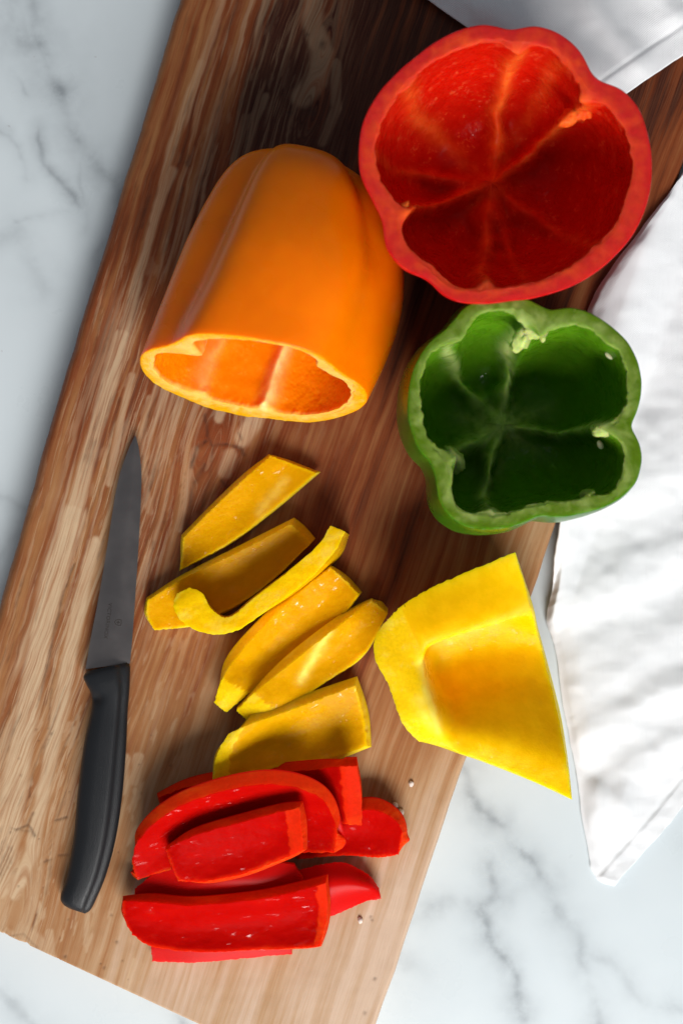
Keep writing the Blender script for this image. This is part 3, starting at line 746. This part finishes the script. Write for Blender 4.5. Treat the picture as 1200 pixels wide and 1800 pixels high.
# ---- orange pepper lying on its side
def build_orange():
    H = 0.094
    aL = np.array((455, 662.0)); 
    axis = np.array((-0.225, -0.972, 0.12)); axis /= np.linalg.norm(axis)   # base -> mouth
    xl = np.cross(np.array((0, 0, 1.0)), axis); xl = -xl / np.linalg.norm(xl)
    if xl[0] < 0: xl = -xl
    yl = np.cross(axis, xl)
    if yl[2] < 0: yl = -yl
    basep = P(542, 280, 0.030)
    root = thing('orange_bell_pepper', 'hollow orange bell pepper lying on its side with the cut mouth towards the knife', 'pepper', (basep[0], basep[1], ZB))
    org = np.array(root.location)
    cre = [(R(33), 0.32, 0.115), (R(145), 0.30, 0.125), (R(222), 0.25, 0.04), (R(281), 0.16, 0.045), (R(330), 0.25, 0.03)]
    def Ro(th):
        a, b = 0.0462, 0.0390
        e = 2.2
        r = 1.0 / ((np.abs(np.cos(th)) / a) ** e + (np.abs(np.sin(th)) / b) ** e) ** (1 / e)
        return r * (1 + 0.020 * np.cos(th - R(100)) )
    def Ri(th):
        return Ro(th) * 0.99 - 0.0056 - 0.0012 * np.sin(th * 3 + 1) + 0.002 * np.sin(th)
    def ctr(z):
        zz = np.clip(np.asarray(z) / H, 0, 1)
        return 0.0055 * np.sin(math.pi * zz) , -0.004 + 0.0 * zz
    def tilt(th, r, z):
        y = r * np.sin(th); x = r * np.cos(th)
        return -(0.20 * y + 0.075 * x) * sstep(0.3 * H, H, z)
    def xf(p):
        w_ = basep + p[:, :1] * xl + p[:, 1:2] * yl + p[:, 2:3] * axis
        return w_ - org
    po = mm([(0, 2.0), (0.22, 0), (0.42, 1.6), (0.60, 6.5), (0.745, 15), (0.86, 27), (0.945, 40), (0.99, 53), (1.005, 68), (1.0, 82), (0.985, 94)])
    pi_ = mm([(0.985, 93.6), (0.985, 88), (0.96, 76), (0.88, 62), (0.78, 50), (0.66, 39), (0.52, 29), (0.38, 23), (0.25, 19), (0.12, 17), (0.0, 17)])
    o = cup('wall', MAT['orange'], root, Ro, Ri, 420, H, po, pi_, ctr, cre,
        [(R(279), 0.0042, 0.0034, 0.008, 1.0), (R(146), 0.008, 0.0050, 0.008, 0.5), (R(40), 0.004, 0.004, 0.008, 0.5), (R(222), 0.003, 0.004, 0.008, 0.35)], 300, tilt, 0.0007, xf)
    # let it settle: lowest point just on the board
    zs = min(v.co.z for v in o.data.vertices)
    for v in o.data.vertices: v.co.z -= zs - 0.0003
    o.data.update()
    return root, o
orange_root, orange_wall = build_orange()

# ================================================================== slices
def slice_piece(name, label, mat, grid, thick, skin='bottom', inset=(0.03, 0.03, 0.08, 0.08), cutu=None, seed=0, nu=90, nv=40, jag=0.0004, pale=None, bottom=None, group=None, rough=0.00018, cat='pepper slice', smooth_v=True, minz=0.0004):
    """grid[u][v] = (px, py, height mm) of the upper face; closed solid with skin on one side"""
    G = np.array(grid, float)
    def surf(uu, vv, G=G):
        # uu (nu,), vv (nv,)
        A = np.stack([catmull(G[:, j], uu) for j in range(G.shape[1])], 1)       # nu, cols, 3
        out = np.stack([catmull(A[i], vv) for i in range(len(uu))], 0)
        return out
    u = np.linspace(0, 1, nu); v = np.linspace(0, 1, nv)
    a, b, c, d = inset
    T = surf(a + (1 - a - b) * u, c + (1 - c - d) * v)
    F = surf(u, v)
    Tw = PA(T[..., 0], T[..., 1], T[..., 2] / 1000); Fw = PA(F[..., 0], F[..., 1], F[..., 2] / 1000)
    def nrm(X):
        n = np.cross(np.gradient(X, axis=0), np.gradient(X, axis=1)); n /= np.linalg.norm(n, axis=-1, keepdims=True) + 1e-12
        return n if n[..., 2].mean() > 0 else -n
    nT = nrm(Tw)
    if bottom is not None:
        Bp = surf(u, v, np.array(bottom, float)); Bw = PA(Bp[..., 0], Bp[..., 1], Bp[..., 2] / 1000)
    else:
        Bw = Fw - nrm(Fw) * (thick / 1000)
        Bw[..., 2] = np.maximum(Bw[..., 2], ZB + minz)
    Tw[..., 2] = np.maximum(Tw[..., 2], Bw[..., 2] + 0.0012)
    if skin != 'top':
        Tw = Tw + nT * (rough * fbm(Tw[..., 0] * 320, Tw[..., 1] * 320, 0, seed, 3) + 0.3 * rough * fbm(Tw[..., 0] * 1100, Tw[..., 1] * 1100, 0, seed + 1, 2))[..., None]
    # ragged inner border
    e = np.zeros((nu, nv)); e[0] = e[-1] = 1; e[:, 0] = e[:, -1] = 1
    Tw[..., 0] += e * jag * fbm(u[:, None] * 60 + 0 * v, v[None] * 30 + 0 * u[:, None], 0, seed + 2, 3)
    Tw[..., 1] += e * jag * fbm(u[:, None] * 60 + 9, v[None] * 30 + 0 * u[:, None], 4, seed + 3, 3)
    B = border(nu, nv); ids = np.array([i * nv + j for i, j in B]); m = len(ids); n = nu * nv
    pos = [Tw.reshape(-1, 3)]
    tb = Tw.reshape(-1, 3)[ids]; bb = Bw.reshape(-1, 3)[ids]
    fr = [0.05, 0.3, 0.62, 0.90, 0.95]
    for q in fr: pos.append(tb * (1 - q) + bb * q)
    pos.append(Bw.reshape(-1, 3))
    faces = grid_faces(nu, nv)
    prev = ids
    for k in range(len(fr)):
        cur = n + k * m + np.arange(m)
        for x in range(m):
            y = (x + 1) % m
            faces.append((int(prev[x]), int(prev[y]), int(cur[y]), int(cur[x])))
        prev = cur
    ob = n + len(fr) * m
    for x in range(m):
        y = (x + 1) % m
        faces.append((int(prev[x]), int(prev[y]), int(ob + ids[y]), int(ob + ids[x])))
    faces += grid_faces(nu, nv, ob, True)
    U = np.repeat(u, nv); V = np.tile(v, nu)
    sk_t = np.ones(n) if skin == 'top' else np.zeros(n)
    sk_b = np.ones(n) if skin != 'top' else np.zeros(n)
    cut_t = np.zeros(n); pale_t = np.zeros(n)
    if cutu is not None:
        lo_, hi_ = cutu
        jn = 0.025 * fbm(V * 14, U * 0 + 1, 0, seed + 5, 3)
        cut_t = (sstep(lo_ - 0.008, lo_ + 0.008, U + jn) * sstep(hi_ + 0.008, hi_ - 0.008, U + jn))
    if skin == 'v1':
        sk_t = np.zeros(n); cut_t = np.ones(n); sk_b = np.zeros(n)
    if pale is not None:
        for pts, wd, st in pale:
            T2 = T.reshape(-1, 3)
            pale_t = np.maximum(pale_t, st * np.exp(-(polyd(T2[:, 0] + 4 * fbm(T2[:, 0] / 12, T2[:, 1] / 12, 0, seed, 2), T2[:, 1], pts) / wd) ** 2))
    # thin translucent edge of the inner face reads as cut flesh
    eu = np.minimum(U, 1 - U) / 0.03; ev = (1 - V) / 0.09
    if skin not in ('top',):
        cut_t = np.maximum(cut_t, 0.6 * (1 - sstep(0.1, 1.0, np.minimum(eu, ev) + 0.3 * fbm(U * 30, V * 12, 0, seed + 7, 2))))
    sides_s, sides_c = [], []
    Bi = np.array([q[1] for q in B])
    for q in fr:
        if skin == 'top': sides_s.append(np.full(m, 1.0 if q < 0.08 else 0.0))
        elif skin == 'v1': sides_s.append(np.where((Bi == nv - 1), 1.0, 0.0))
        else: sides_s.append(np.full(m, 1.0 if q > 0.93 else 0.0))
        sides_c.append(1 - sides_s[-1])
    at = {'skin': np.concatenate([sk_t] + sides_s + [sk_b]), 'cut': np.concatenate([cut_t] + sides_c + [np.zeros(n)]),
          'pale': np.concatenate([pale_t] + [np.full(m, 0.1)] * len(fr) + [np.zeros(n)])}
    P_all = np.vstack(pos)
    o0 = P_all.mean(0); o0[2] = P_all[:, 2].min()
    o = mesh_obj(name, P_all, faces, mat, None, at, 38, o0)
    tag(o, label, cat, group)
    return o

Y, RD = MAT['yellow'], MAT['red_slice']
GY, GR = 'sliced yellow pepper pieces on the board', 'sliced red pepper pieces on the board'
slice_piece('yellow_pepper_slice', 'flat pointed yellow pepper slice nearest the orange pepper', Y,
    [[(320, 945, 8), (317, 975, 6.5), (313, 1006, 6)], [(375, 889, 9), (388, 925, 6.5), (402, 958, 6.5)], [(430, 836, 9.5), (455, 868, 7), (482, 898, 7)], [(473, 798, 9), (520, 814, 8), (563, 830, 8)]],
    5.0, seed=1, group=GY, pale=[([(455, 900), (500, 845)], 8, 0.35)], inset=(0.015, 0.015, 0.05, 0.04))
slice_piece('yellow_pepper_slice', 'yellow pepper slice shaded by the curled strip standing on edge', Y,
    [[(256, 1055, 8), (253, 1083, 7), (268, 1111, 6)], [(325, 1012, 8.5), (340, 1055, 6), (352, 1098, 6)], [(420, 966, 9.5), (440, 1005, 6), (458, 1040, 6)], [(518, 916, 11), (537, 931, 9.5), (555, 950, 8.5)]],
    5.0, seed=2, group=GY, inset=(0.02, 0.03, 0.04, 0.04))
slice_piece('yellow_pepper_slice', 'curled yellow pepper strip standing on edge with its end hooked', Y,
    [[(334, 1032, 23), (311, 1042, 23)], [(357, 1042, 24), (304, 1068, 24)], [(372, 1068, 24), (324, 1098, 24)], [(392, 1084, 24), (372, 1116, 24)], [(411, 1080, 24), (414, 1110, 24)], [(441, 1054, 24), (456, 1084, 24)], [(510, 1000, 24), (526, 1034, 24)], [(560, 955, 24), (584, 977, 24)], [(580, 922, 23), (608, 933, 23)]],
    18, skin='v1', seed=3, group=GY, nu=120, nv=16, inset=(0.005, 0.005, 0.03, 0.03), jag=0.0003, rough=0.00025,
    bottom=[[(336, 1040, .5), (318, 1046, .5)], [(357, 1046, .5), (312, 1070, .5)], [(374, 1068, .5), (332, 1096, .5)], [(394, 1082, .5), (378, 1112, .5)], [(413, 1076, .5), (418, 1106, .5)], [(443, 1050, .5), (460, 1080, .5)], [(512, 998, .5), (534, 1034, .5)], [(564, 955, .5), (596, 980, .5)], [(586, 926, .5), (614, 940, .5)]])
slice_piece('yellow_pepper_slice', 'wet yellow pepper slice with a pale blunt end, below the curled strip', Y,
    [[(375, 1236, 11), (385, 1246, 11), (397, 1254, 10)], [(388, 1193, 14), (413, 1206, 13), (438, 1221, 11)], [(417, 1148, 13), (456, 1162, 7), (490, 1176, 7.5)], [(480, 1078, 12), (520, 1105, 6.5), (550, 1130, 7)], [(545, 1022, 11), (576, 1050, 7.5), (605, 1082, 8)], [(582, 993, 10), (610, 1017, 9), (635, 1043, 9)]],
    5.2, seed=4, group=GY, cutu=(-1, 0.20), inset=(0.01, 0.02, 0.05, 0.03))
slice_piece('yellow_pepper_slice', 'yellow pepper slice with a white rib, its tip under the yellow wedge', Y,
    [[(412, 1249, 13), (433, 1268, 13), (456, 1285, 12)], [(450, 1211, 15), (476, 1232, 14), (497, 1254, 11)], [(520, 1155, 14), (548, 1178, 8.5), (568, 1206, 8)], [(590, 1100, 13), (620, 1120, 8), (640, 1154, 8)], [(655, 1050, 10), (672, 1062, 10), (686, 1074, 9)]],
    5.2, seed=5, group=GY, cutu=(-1, 0.22), inset=(0.01, 0.02, 0.05, 0.05), pale=[([(578, 1112), (548, 1160), (528, 1195)], 8, 0.95)])
slice_piece('yellow_pepper_slice', 'broad yellow pepper slice touching the red slices', Y,
    [[(402, 1286, 16), (379, 1330, 16), (373, 1379, 16)], [(440, 1269, 18), (415, 1320, 15), (414, 1371, 15)], [(500, 1247, 15), (500, 1300, 8), (500, 1354, 11)], [(570, 1220, 13), (577, 1280, 7), (582, 1340, 9)], [(630, 1197, 13), (646, 1255, 9), (655, 1318, 8)]],
    5.4, seed=6, group=GY, cutu=(-1, 0.21), inset=(0.01, 0.03, 0.05, 0.07))

slice_piece('red_pepper_slice', 'red pepper slice with an upturned ragged end under the broad yellow slice', RD,
    [[(272, 1404, 7), (278, 1420, 6), (290, 1442, 6)], [(340, 1377, 10), (348, 1408, 6), (360, 1444, 6)], [(450, 1360, 13), (455, 1400, 6), (462, 1448, 6)], [(555, 1348, 16), (562, 1398, 9), (580, 1450, 9)], [(598, 1342, 24), (602, 1398, 19), (612, 1453, 16)], [(628, 1341, 24), (637, 1398, 19), (637, 1456, 15)]],
    5.0, seed=11, group=GR, cutu=(0.80, 2), inset=(0.02, 0.01, 0.05, 0.04))
slice_piece('red_pepper_slice', 'wet red pepper slice sticking out to the right towards the board edge', RD,
    [[(520, 1440, 5.5), (520, 1475, 5.2), (520, 1515, 5.5)], [(600, 1421, 10), (600, 1466, 5.6), (600, 1508, 6)], [(655, 1414, 13), (652, 1466, 6.5), (650, 1511, 6)], [(697, 1436, 13), (688, 1470, 9), (686, 1509, 7)], [(713, 1474, 11), (713, 1488, 10), (708, 1501, 8)]],
    5.0, seed=12, group=GR, inset=(0.02, 0.10, 0.10, 0.05), rough=0.0002)
slice_piece('red_pepper_slice', 'glossy red pepper slice lying skin up at the right end of the pile', RD,
    [[(500, 1540, 6), (500, 1575, 7), (505, 1610, 5)], [(545, 1524, 8), (550, 1565, 12), (560, 1617, 6)], [(600, 1516, 7.5), (605, 1555, 12), (610, 1599, 6)], [(645, 1536, 6.5), (648, 1560, 9.5), (642, 1585, 6)], [(665, 1560, 5.5), (668, 1570, 5.5), (669, 1580, 5)]],
    4.6, skin='top', seed=13, group=GR, inset=(0.0, 0.0, 0.0, 0.0))
slice_piece('red_pepper_slice', 'narrow red pepper slice sandwiched in the middle of the pile', RD,
    [[(236, 1562, 9), (233, 1572, 9), (232, 1580, 8)], [(290, 1528, 12), (290, 1560, 11), (312, 1596, 10)], [(380, 1520, 14), (380, 1550, 14), (392, 1583, 11)], [(460, 1515, 14), (460, 1545, 14), (464, 1577, 12)], [(520, 1520, 12), (531, 1540, 12), (542, 1557, 11)]],
    5.0, skin='top', seed=14, group=GR, inset=(0.02, 0.01, 0.0, 0.10))
slice_piece('red_pepper_slice', 'large arched red pepper slice under the topmost slice of the pile', RD,
    [[(230, 1527, 13), (229, 1541, 13), (232, 1552, 12)], [(242, 1470, 20), (262, 1510, 14), (284, 1536, 12)], [(305, 1414, 24), (328, 1470, 13), (350, 1522, 12)], [(400, 1379, 26), (410, 1450, 12.5), (420, 1512, 12)], [(490, 1370, 28), (492, 1440, 13), (492, 1506, 12)], [(566, 1398, 26), (556, 1450, 15), (546, 1504, 13)], [(600, 1472, 18), (601, 1488, 17), (598, 1501, 16)]],
    5.0, seed=15, group=GR, inset=(0.04, 0.04, 0.07, 0.05), rough=0.0002)
slice_piece('red_pepper_slice', 'topmost red pepper slice of the pile with a squared raised end', RD,
    [[(286, 1494, 21), (299, 1525, 21), (313, 1557, 19)], [(340, 1467, 24), (350, 1515, 19.5), (368, 1560, 19)], [(420, 1443, 26), (428, 1500, 20), (432, 1545, 20)], [(490, 1425, 29), (494, 1470, 24), (502, 1521, 22)], [(528, 1417, 31), (531, 1460, 29), (537, 1504, 25)]],
    5.0, seed=16, group=GR, cutu=(0.82, 2), inset=(0.02, 0.01, 0.03, 0.12))
slice_piece('red_pepper_slice', 'thin red pepper slice peeking out at the bottom edge of the pile', RD,
    [[(265, 1632, 5.5), (266, 1662, 6.5), (268, 1690, 4.8)], [(350, 1630, 6), (350, 1662, 7), (345, 1692, 5)], [(430, 1626, 6), (430, 1656, 7), (425, 1685, 5)], [(505, 1626, 6), (508, 1652, 6), (513, 1677, 5)]],
    4.2, skin='top', seed=17, group=GR, inset=(0, 0, 0, 0))
slice_piece('red_pepper_slice', 'front red pepper slice with a slanted left tip and a square right end', RD,
    [[(207, 1583, 14), (211, 1612, 13.5), (230, 1643, 13)], [(262, 1584, 18), (263, 1625, 13), (270, 1669, 13)], [(340, 1590, 19), (345, 1636, 13), (350, 1678, 14)], [(450, 1580, 20), (450, 1626, 13.5), (450, 1676, 14)], [(530, 1563, 21), (531, 1616, 14), (530, 1673, 15)], [(575, 1549, 23), (576, 1610, 17), (562, 1671, 16)]],
    5.0, seed=18, group=GR, inset=(0.03, 0.01, 0.02, 0.06), cutu=(0.92, 2), rough=0.0002)

# ---- yellow quarter
wedge = slice_piece('yellow_pepper_wedge', 'large yellow pepper quarter resting hollow side up across the right board edge', MAT['yellow_smooth'],
    [[(670, 1100, 38), (657, 1128, 39), (662, 1166, 39), (680, 1200, 38), (690, 1226, 37), (700, 1256, 36), (714, 1282, 33), (736, 1303, 28)],
     [(684, 1086, 39), (700, 1138, 39), (712, 1172, 39), (720, 1200, 39), (730, 1230, 39), (742, 1260, 38), (752, 1282, 34), (758, 1296, 29)],
     [(702, 1068, 39), (738, 1146, 38), (742, 1168, 34), (748, 1198, 34), (758, 1228, 34), (766, 1256, 34), (772, 1284, 31), (776, 1304, 26)],
     [(722, 1054, 39), (756, 1134, 38), (742, 1112, 18), (760, 1172, 8), (778, 1212, 12), (792, 1244, 18.5), (802, 1284, 24), (806, 1322, 24)],
     [(764, 1030, 38), (802, 1116, 37), (784, 1080, 16), (806, 1146, 5.5), (822, 1192, 10), (834, 1238, 18.5), (846, 1292, 26), (852, 1338, 25)],
     [(836, 999, 37), (874, 1094, 33), (860, 1068, 14), (884, 1132, 5.5), (900, 1184, 9.5), (914, 1242, 18), (926, 1312, 26), (934, 1371, 26)],
     [(905, 971, 36), (932, 1066, 22), (939, 1096, 13), (950, 1136, 7), (964, 1190, 9), (980, 1254, 16.5), (994, 1334, 26), (1003, 1403, 27)]],
    5.0, seed=21, nu=140, nv=130, inset=(0, 0, 0.0, 0.0), cutu=(-1, 0.34), cat='pepper wedge', minz=0.0005, rough=0.00010,
    pale=[([(742, 1165), (750, 1205), (770, 1285)], 8, 0.75), ([(735, 1230), (760, 1275)], 10, 0.4), ([(760, 1138), (830, 1108), (925, 1070)], 6, 0.25)],
    bottom=[[(670, 1102, 34), (658, 1129, 34), (663, 1166, 33), (681, 1200, 32), (691, 1226, 32), (701, 1256, 31), (715, 1282, 29), (736, 1304, 25)],
     [(684, 1088, 33), (668, 1130, 26), (674, 1168, 22), (690, 1202, 19), (702, 1230, 18), (716, 1260, 19), (732, 1288, 21), (748, 1306, 24)],
     [(702, 1070, 32), (690, 1120, 19), (698, 1160, 11), (712, 1200, 8), (726, 1232, 9), (742, 1264, 13), (758, 1294, 18), (770, 1312, 22)],
     [(722, 1056, 32), (722, 1096, 18), (732, 1140, 7), (746, 1180, 3), (766, 1218, 4), (784, 1254, 11.5), (796, 1296, 19), (806, 1325, 20)],
     [(764, 1032, 31), (768, 1064, 16), (782, 1112, 5), (802, 1156, 0.6), (822, 1202, 3), (838, 1250, 12), (848, 1300, 21), (853, 1341, 21)],
     [(836, 1001, 31), (846, 1050, 15), (860, 1096, 5), (882, 1142, 0.6), (902, 1196, 3), (918, 1256, 12), (929, 1320, 21), (936, 1374, 22)],
     [(906, 972, 32), (936, 1064, 17), (944, 1100, 8), (955, 1140, 2), (970, 1196, 3.5), (986, 1262, 11), (998, 1340, 21), (1005, 1406, 23)]])

# ================================================================== paring knife
def build_knife():
    root = thing('paring_knife', 'small paring knife with black handle lying left of the pepper slices', 'knife', P(175, 1300, 0))
    org = np.array(root.location)
    # blade: rows from heel to tip, (edge side, spine side, height mm)
    rows = [((151, 1176), (229, 1166), 6.0), ((160, 1122), (233, 1122), 5.8), ((172, 1060), (237, 1066), 5.5), ((185, 985), (241, 1006), 5.1), ((195, 920), (245, 940), 4.7), ((203, 870), (248, 880), 4.3), ((212, 830), (249, 832), 4.0), ((225, 793), (245, 792), 3.7), ((237, 766), (239, 766), 3.5)]
    E = np.array([r[0] + (r[2],) for r in rows], float); Sp = np.array([r[1] + (r[2],) for r in rows], float)
    nu, nv = 110, 26
    u = np.linspace(0, 1, nu); v = np.linspace(0, 1, nv)
    e, s_ = catmull(E, u), catmull(Sp, u)
    g = e[:, None] * (1 - v)[None, :, None] + s_[:, None] * v[None, :, None]
    half = 0.75 * sstep(0.0, 0.62, v)[None] * (0.55 + 0.45 * sstep(1.0, 0.6, u))[:, None] + 0.06
    top = PA(g[..., 0], g[..., 1], (g[..., 2] + half) / 1000); bot = PA(g[..., 0], g[..., 1], (g[..., 2] - half) / 1000)
    n = nu * nv
    pos = np.vstack([top.reshape(-1, 3), bot.reshape(-1, 3)])
    faces = grid_faces(nu, nv) + grid_faces(nu, nv, n, True)
    ids = [i * nv + j for i, j in border(nu, nv)]
    for k in range(len(ids)):
        a, b = ids[k], ids[(k + 1) % len(ids)]
        faces.append((a, b, n + b, n + a))
    t = NT('brushed_steel')
    br = t.noise(t.coord((60, 700, 60), None, (0, 0, R(10))), 1, 3)
    sm = t.noise(t.coord(), 60, 3)
    t.set(Base_Color=t.mix(sm, (0.27, 0.235, 0.22), (0.33, 0.295, 0.28)), Metallic=1.0, Roughness=t.ramp(sm, .35, .7, 0.29, 0.36))
    
    blade = mesh_obj('blade', pos, faces, t.m, root, None, 30, org)
    # handle
    H = [((153, 1180), (226, 1164), 5.0, 4.6), ((147, 1190), (229, 1172), 5.4, 5.2), ((152, 1203), (229, 1190), 5.6, 5.5), ((161, 1222), (228, 1214), 5.6, 5.5), ((161, 1248), (225, 1252), 5.6, 5.5), ((148, 1308), (222, 1318), 5.9, 5.8), ((137, 1395), (215, 1402), 6.2, 6.1), ((130, 1470), (204, 1474), 6.2, 6.1), ((118, 1538), (187, 1538), 6.0, 5.9), ((107, 1575), (168, 1584), 5.7, 5.6), ((111, 1589), (159, 1600), 5.4, 5.0), ((122, 1597), (150, 1606), 5.2, 3.4)]
    A = np.array([h[0] for h in H], float); Bq = np.array([h[1] for h in H], float); C = np.array([(h[2], h[3]) for h in H], float)
    nu, nc = 150, 48
    u = np.linspace(0, 1, nu)
    a, b, c = catmull(A, u), catmull(Bq, u), catmull(C, u)
    ph = np.linspace(0, 2 * math.pi, nc, endpoint=False)
    ex = 2.0 / 2.9
    cx = np.sign(np.cos(ph)) * np.abs(np.cos(ph)) ** ex; cy = np.sign(np.sin(ph)) * np.abs(np.sin(ph)) ** ex
    # a soft facet along the spine side
    rings = []
    for i in range(nu):
        mid = (a[i] + b[i]) / 2; hf = (b[i] - a[i]) / 2
        x = mid[0] + hf[0] * cx; y = mid[1] + hf[1] * cx
        top_f = 1.0 - 0.30 * sstep(0.35, 0.62, cx) * (cy > 0) - 0.10 * sstep(-0.3, -0.9, cx) * (cy > 0)
        scoop = 1.6 * np.exp(-((u[i] - 0.30) / 0.035) ** 2) * np.exp(-((cx + 0.75) / 0.3) ** 2) * (cy > 0)
        hh = c[i, 0] + c[i, 1] * cy * top_f - scoop
        rings.append(PA(x, y, np.maximum(hh, 0.2) / 1000))
    pos = np.vstack(rings)
    faces = []
    for i in range(nu - 1):
        for j in range(nc):
            j2 = (j + 1) % nc
            faces.append((i * nc + j, i * nc + j2, (i + 1) * nc + j2, (i + 1) * nc + j))
    faces.append(tuple(range(nc))); faces.append(tuple((nu - 1) * nc + j for j in range(nc)))
    t = NT('black_handle_plastic')
    pb = t.noise(t.coord(), 2200, 2, 0.6)
    t.set(Base_Color=t.mix(t.noise(t.coord(), 50, 3), (0.009, 0.010, 0.012), (0.014, 0.015, 0.017)), Roughness=0.42, IOR=1.5, Specular_IOR_Level=0.32)
    t.set(Normal=t.bump(pb, 0.35, 0.0004))
    mesh_obj('handle', pos, faces, t.m, root, None, 50, org)
    # engraving on the blade: word reading towards the handle, shield emblem above it
    t = NT('etched_mark'); t.set(Base_Color=(0.035, 0.028, 0.024), Roughness=0.7, Metallic=0.2)
    cu = bpy.data.curves.new('lettering', 'FONT'); cu.body = 'VICTORINOX'; cu.size = 0.0020; cu.align_x = 'CENTER'; cu.align_y = 'CENTER'; cu.space_character = 1.08
    tmp = bpy.data.objects.new('lettering', cu); COL.objects.link(tmp)
    bpy.context.view_layer.update()
    me = bpy.data.meshes.new_from_object(tmp.evaluated_get(bpy.context.evaluated_depsgraph_get()))
    bpy.data.objects.remove(tmp)
    p0, p1 = P(193.5, 1060, .0066), P(185.5, 1123, .0066)
    dirv = p1 - p0; L = np.hypot(dirv[0], dirv[1]); angz = math.atan2(dirv[1], dirv[0])
    xs = [v.co.x for v in me.vertices]; sc = L / (max(xs) - min(xs))
    ztop = 0.0
    mid = (p0 + p1) / 2
    o = bpy.data.objects.new('lettering', me); COL.objects.link(o); me.materials.append(t.m)
    o.parent = blade
    ca, sa = math.cos(angz), math.sin(angz)
    for v_ in me.vertices:
        x, y = v_.co.x * sc, v_.co.y * sc
        wx, wy = mid[0] + x * ca - y * sa, mid[1] + x * sa + y * ca
        # height of the blade face under this point
        k = np.argmin((top[..., 0] - wx) ** 2 + (top[..., 1] - wy) ** 2)
        v_.co = Vector((wx - org[0], wy - org[1], top.reshape(-1, 3)[k, 2] + 0.00008 - org[2]))
    # shield with cross
    c0 = P(208, 1094, .0066)
    def at(x, y):
        wx, wy = c0[0] + x * ca - y * sa, c0[1] + x * sa + y * ca
        k = np.argmin((top[..., 0] - wx) ** 2 + (top[..., 1] - wy) ** 2)
        return (wx - org[0], wy - org[1], top.reshape(-1, 3)[k, 2] + 0.00008 - org[2])
    out = [(-0.0013, 0.0013), (0, 0.0015), (0.0013, 0.0013), (0.0014, 0.0), (0.0009, -0.0012), (0, -0.0017), (-0.0009, -0.0012), (-0.0014, 0.0)]
    vs = [at(*q) for q in out] + [at(q[0] * .78, q[1] * .78) for q in out]
    fs = [(i, (i + 1) % 8, 8 + (i + 1) % 8, 8 + i) for i in range(8)]
    k = len(vs)
    aw, al = 0.00022, 0.0007
    vs += [at(-al, -aw), at(al, -aw), at(al, aw), at(-al, aw), at(-aw, aw), at(aw, aw), at(aw, al), at(-aw, al), at(-aw, -al), at(aw, -al), at(aw, -aw), at(-aw, -aw)]
    fs += [(k, k + 1, k + 2, k + 3), (k + 4, k + 5, k + 6, k + 7), (k + 8, k + 9, k + 10, k + 11)]
    mesh_obj('emblem', np.array(vs), fs, t.m, blade)
build_knife()

# ================================================================== crumbs beside the red slices
t = NT('pale_crumb'); t.set(Base_Color=t.mix(t.noise(t.coord(), 900, 2), (0.62, 0.50, 0.42), (0.78, 0.70, 0.64)), Roughness=0.7); MAT['crumb'] = t.m
for cxp, cyp, sz, sd, lab in ((722, 1377, 0.0010, 71, 'tiny pale crumb on the board, farthest from the red slices'), (694, 1414, 0.0010, 72, 'tiny pale crumb on the board just above the wet red slice end'), (704, 1427, 0.0013, 73, 'largest tiny pale crumb on the board right of the wet red slice'), (633, 1617, 0.0011, 74, 'tiny pale crumb on the board below the skin-up red slice')):
    q = P(cxp, cyp, 0)
    o = lump('crumb', MAT['crumb'], None, (0, 0, sz * 0.6), (sz, sz * 1.25, sz * 0.7), sd, (0, 0, 0), 0.4, 0.5)
    o.location = tuple(q)
    tag(o, lab, 'crumb', 'crumbs on the board')
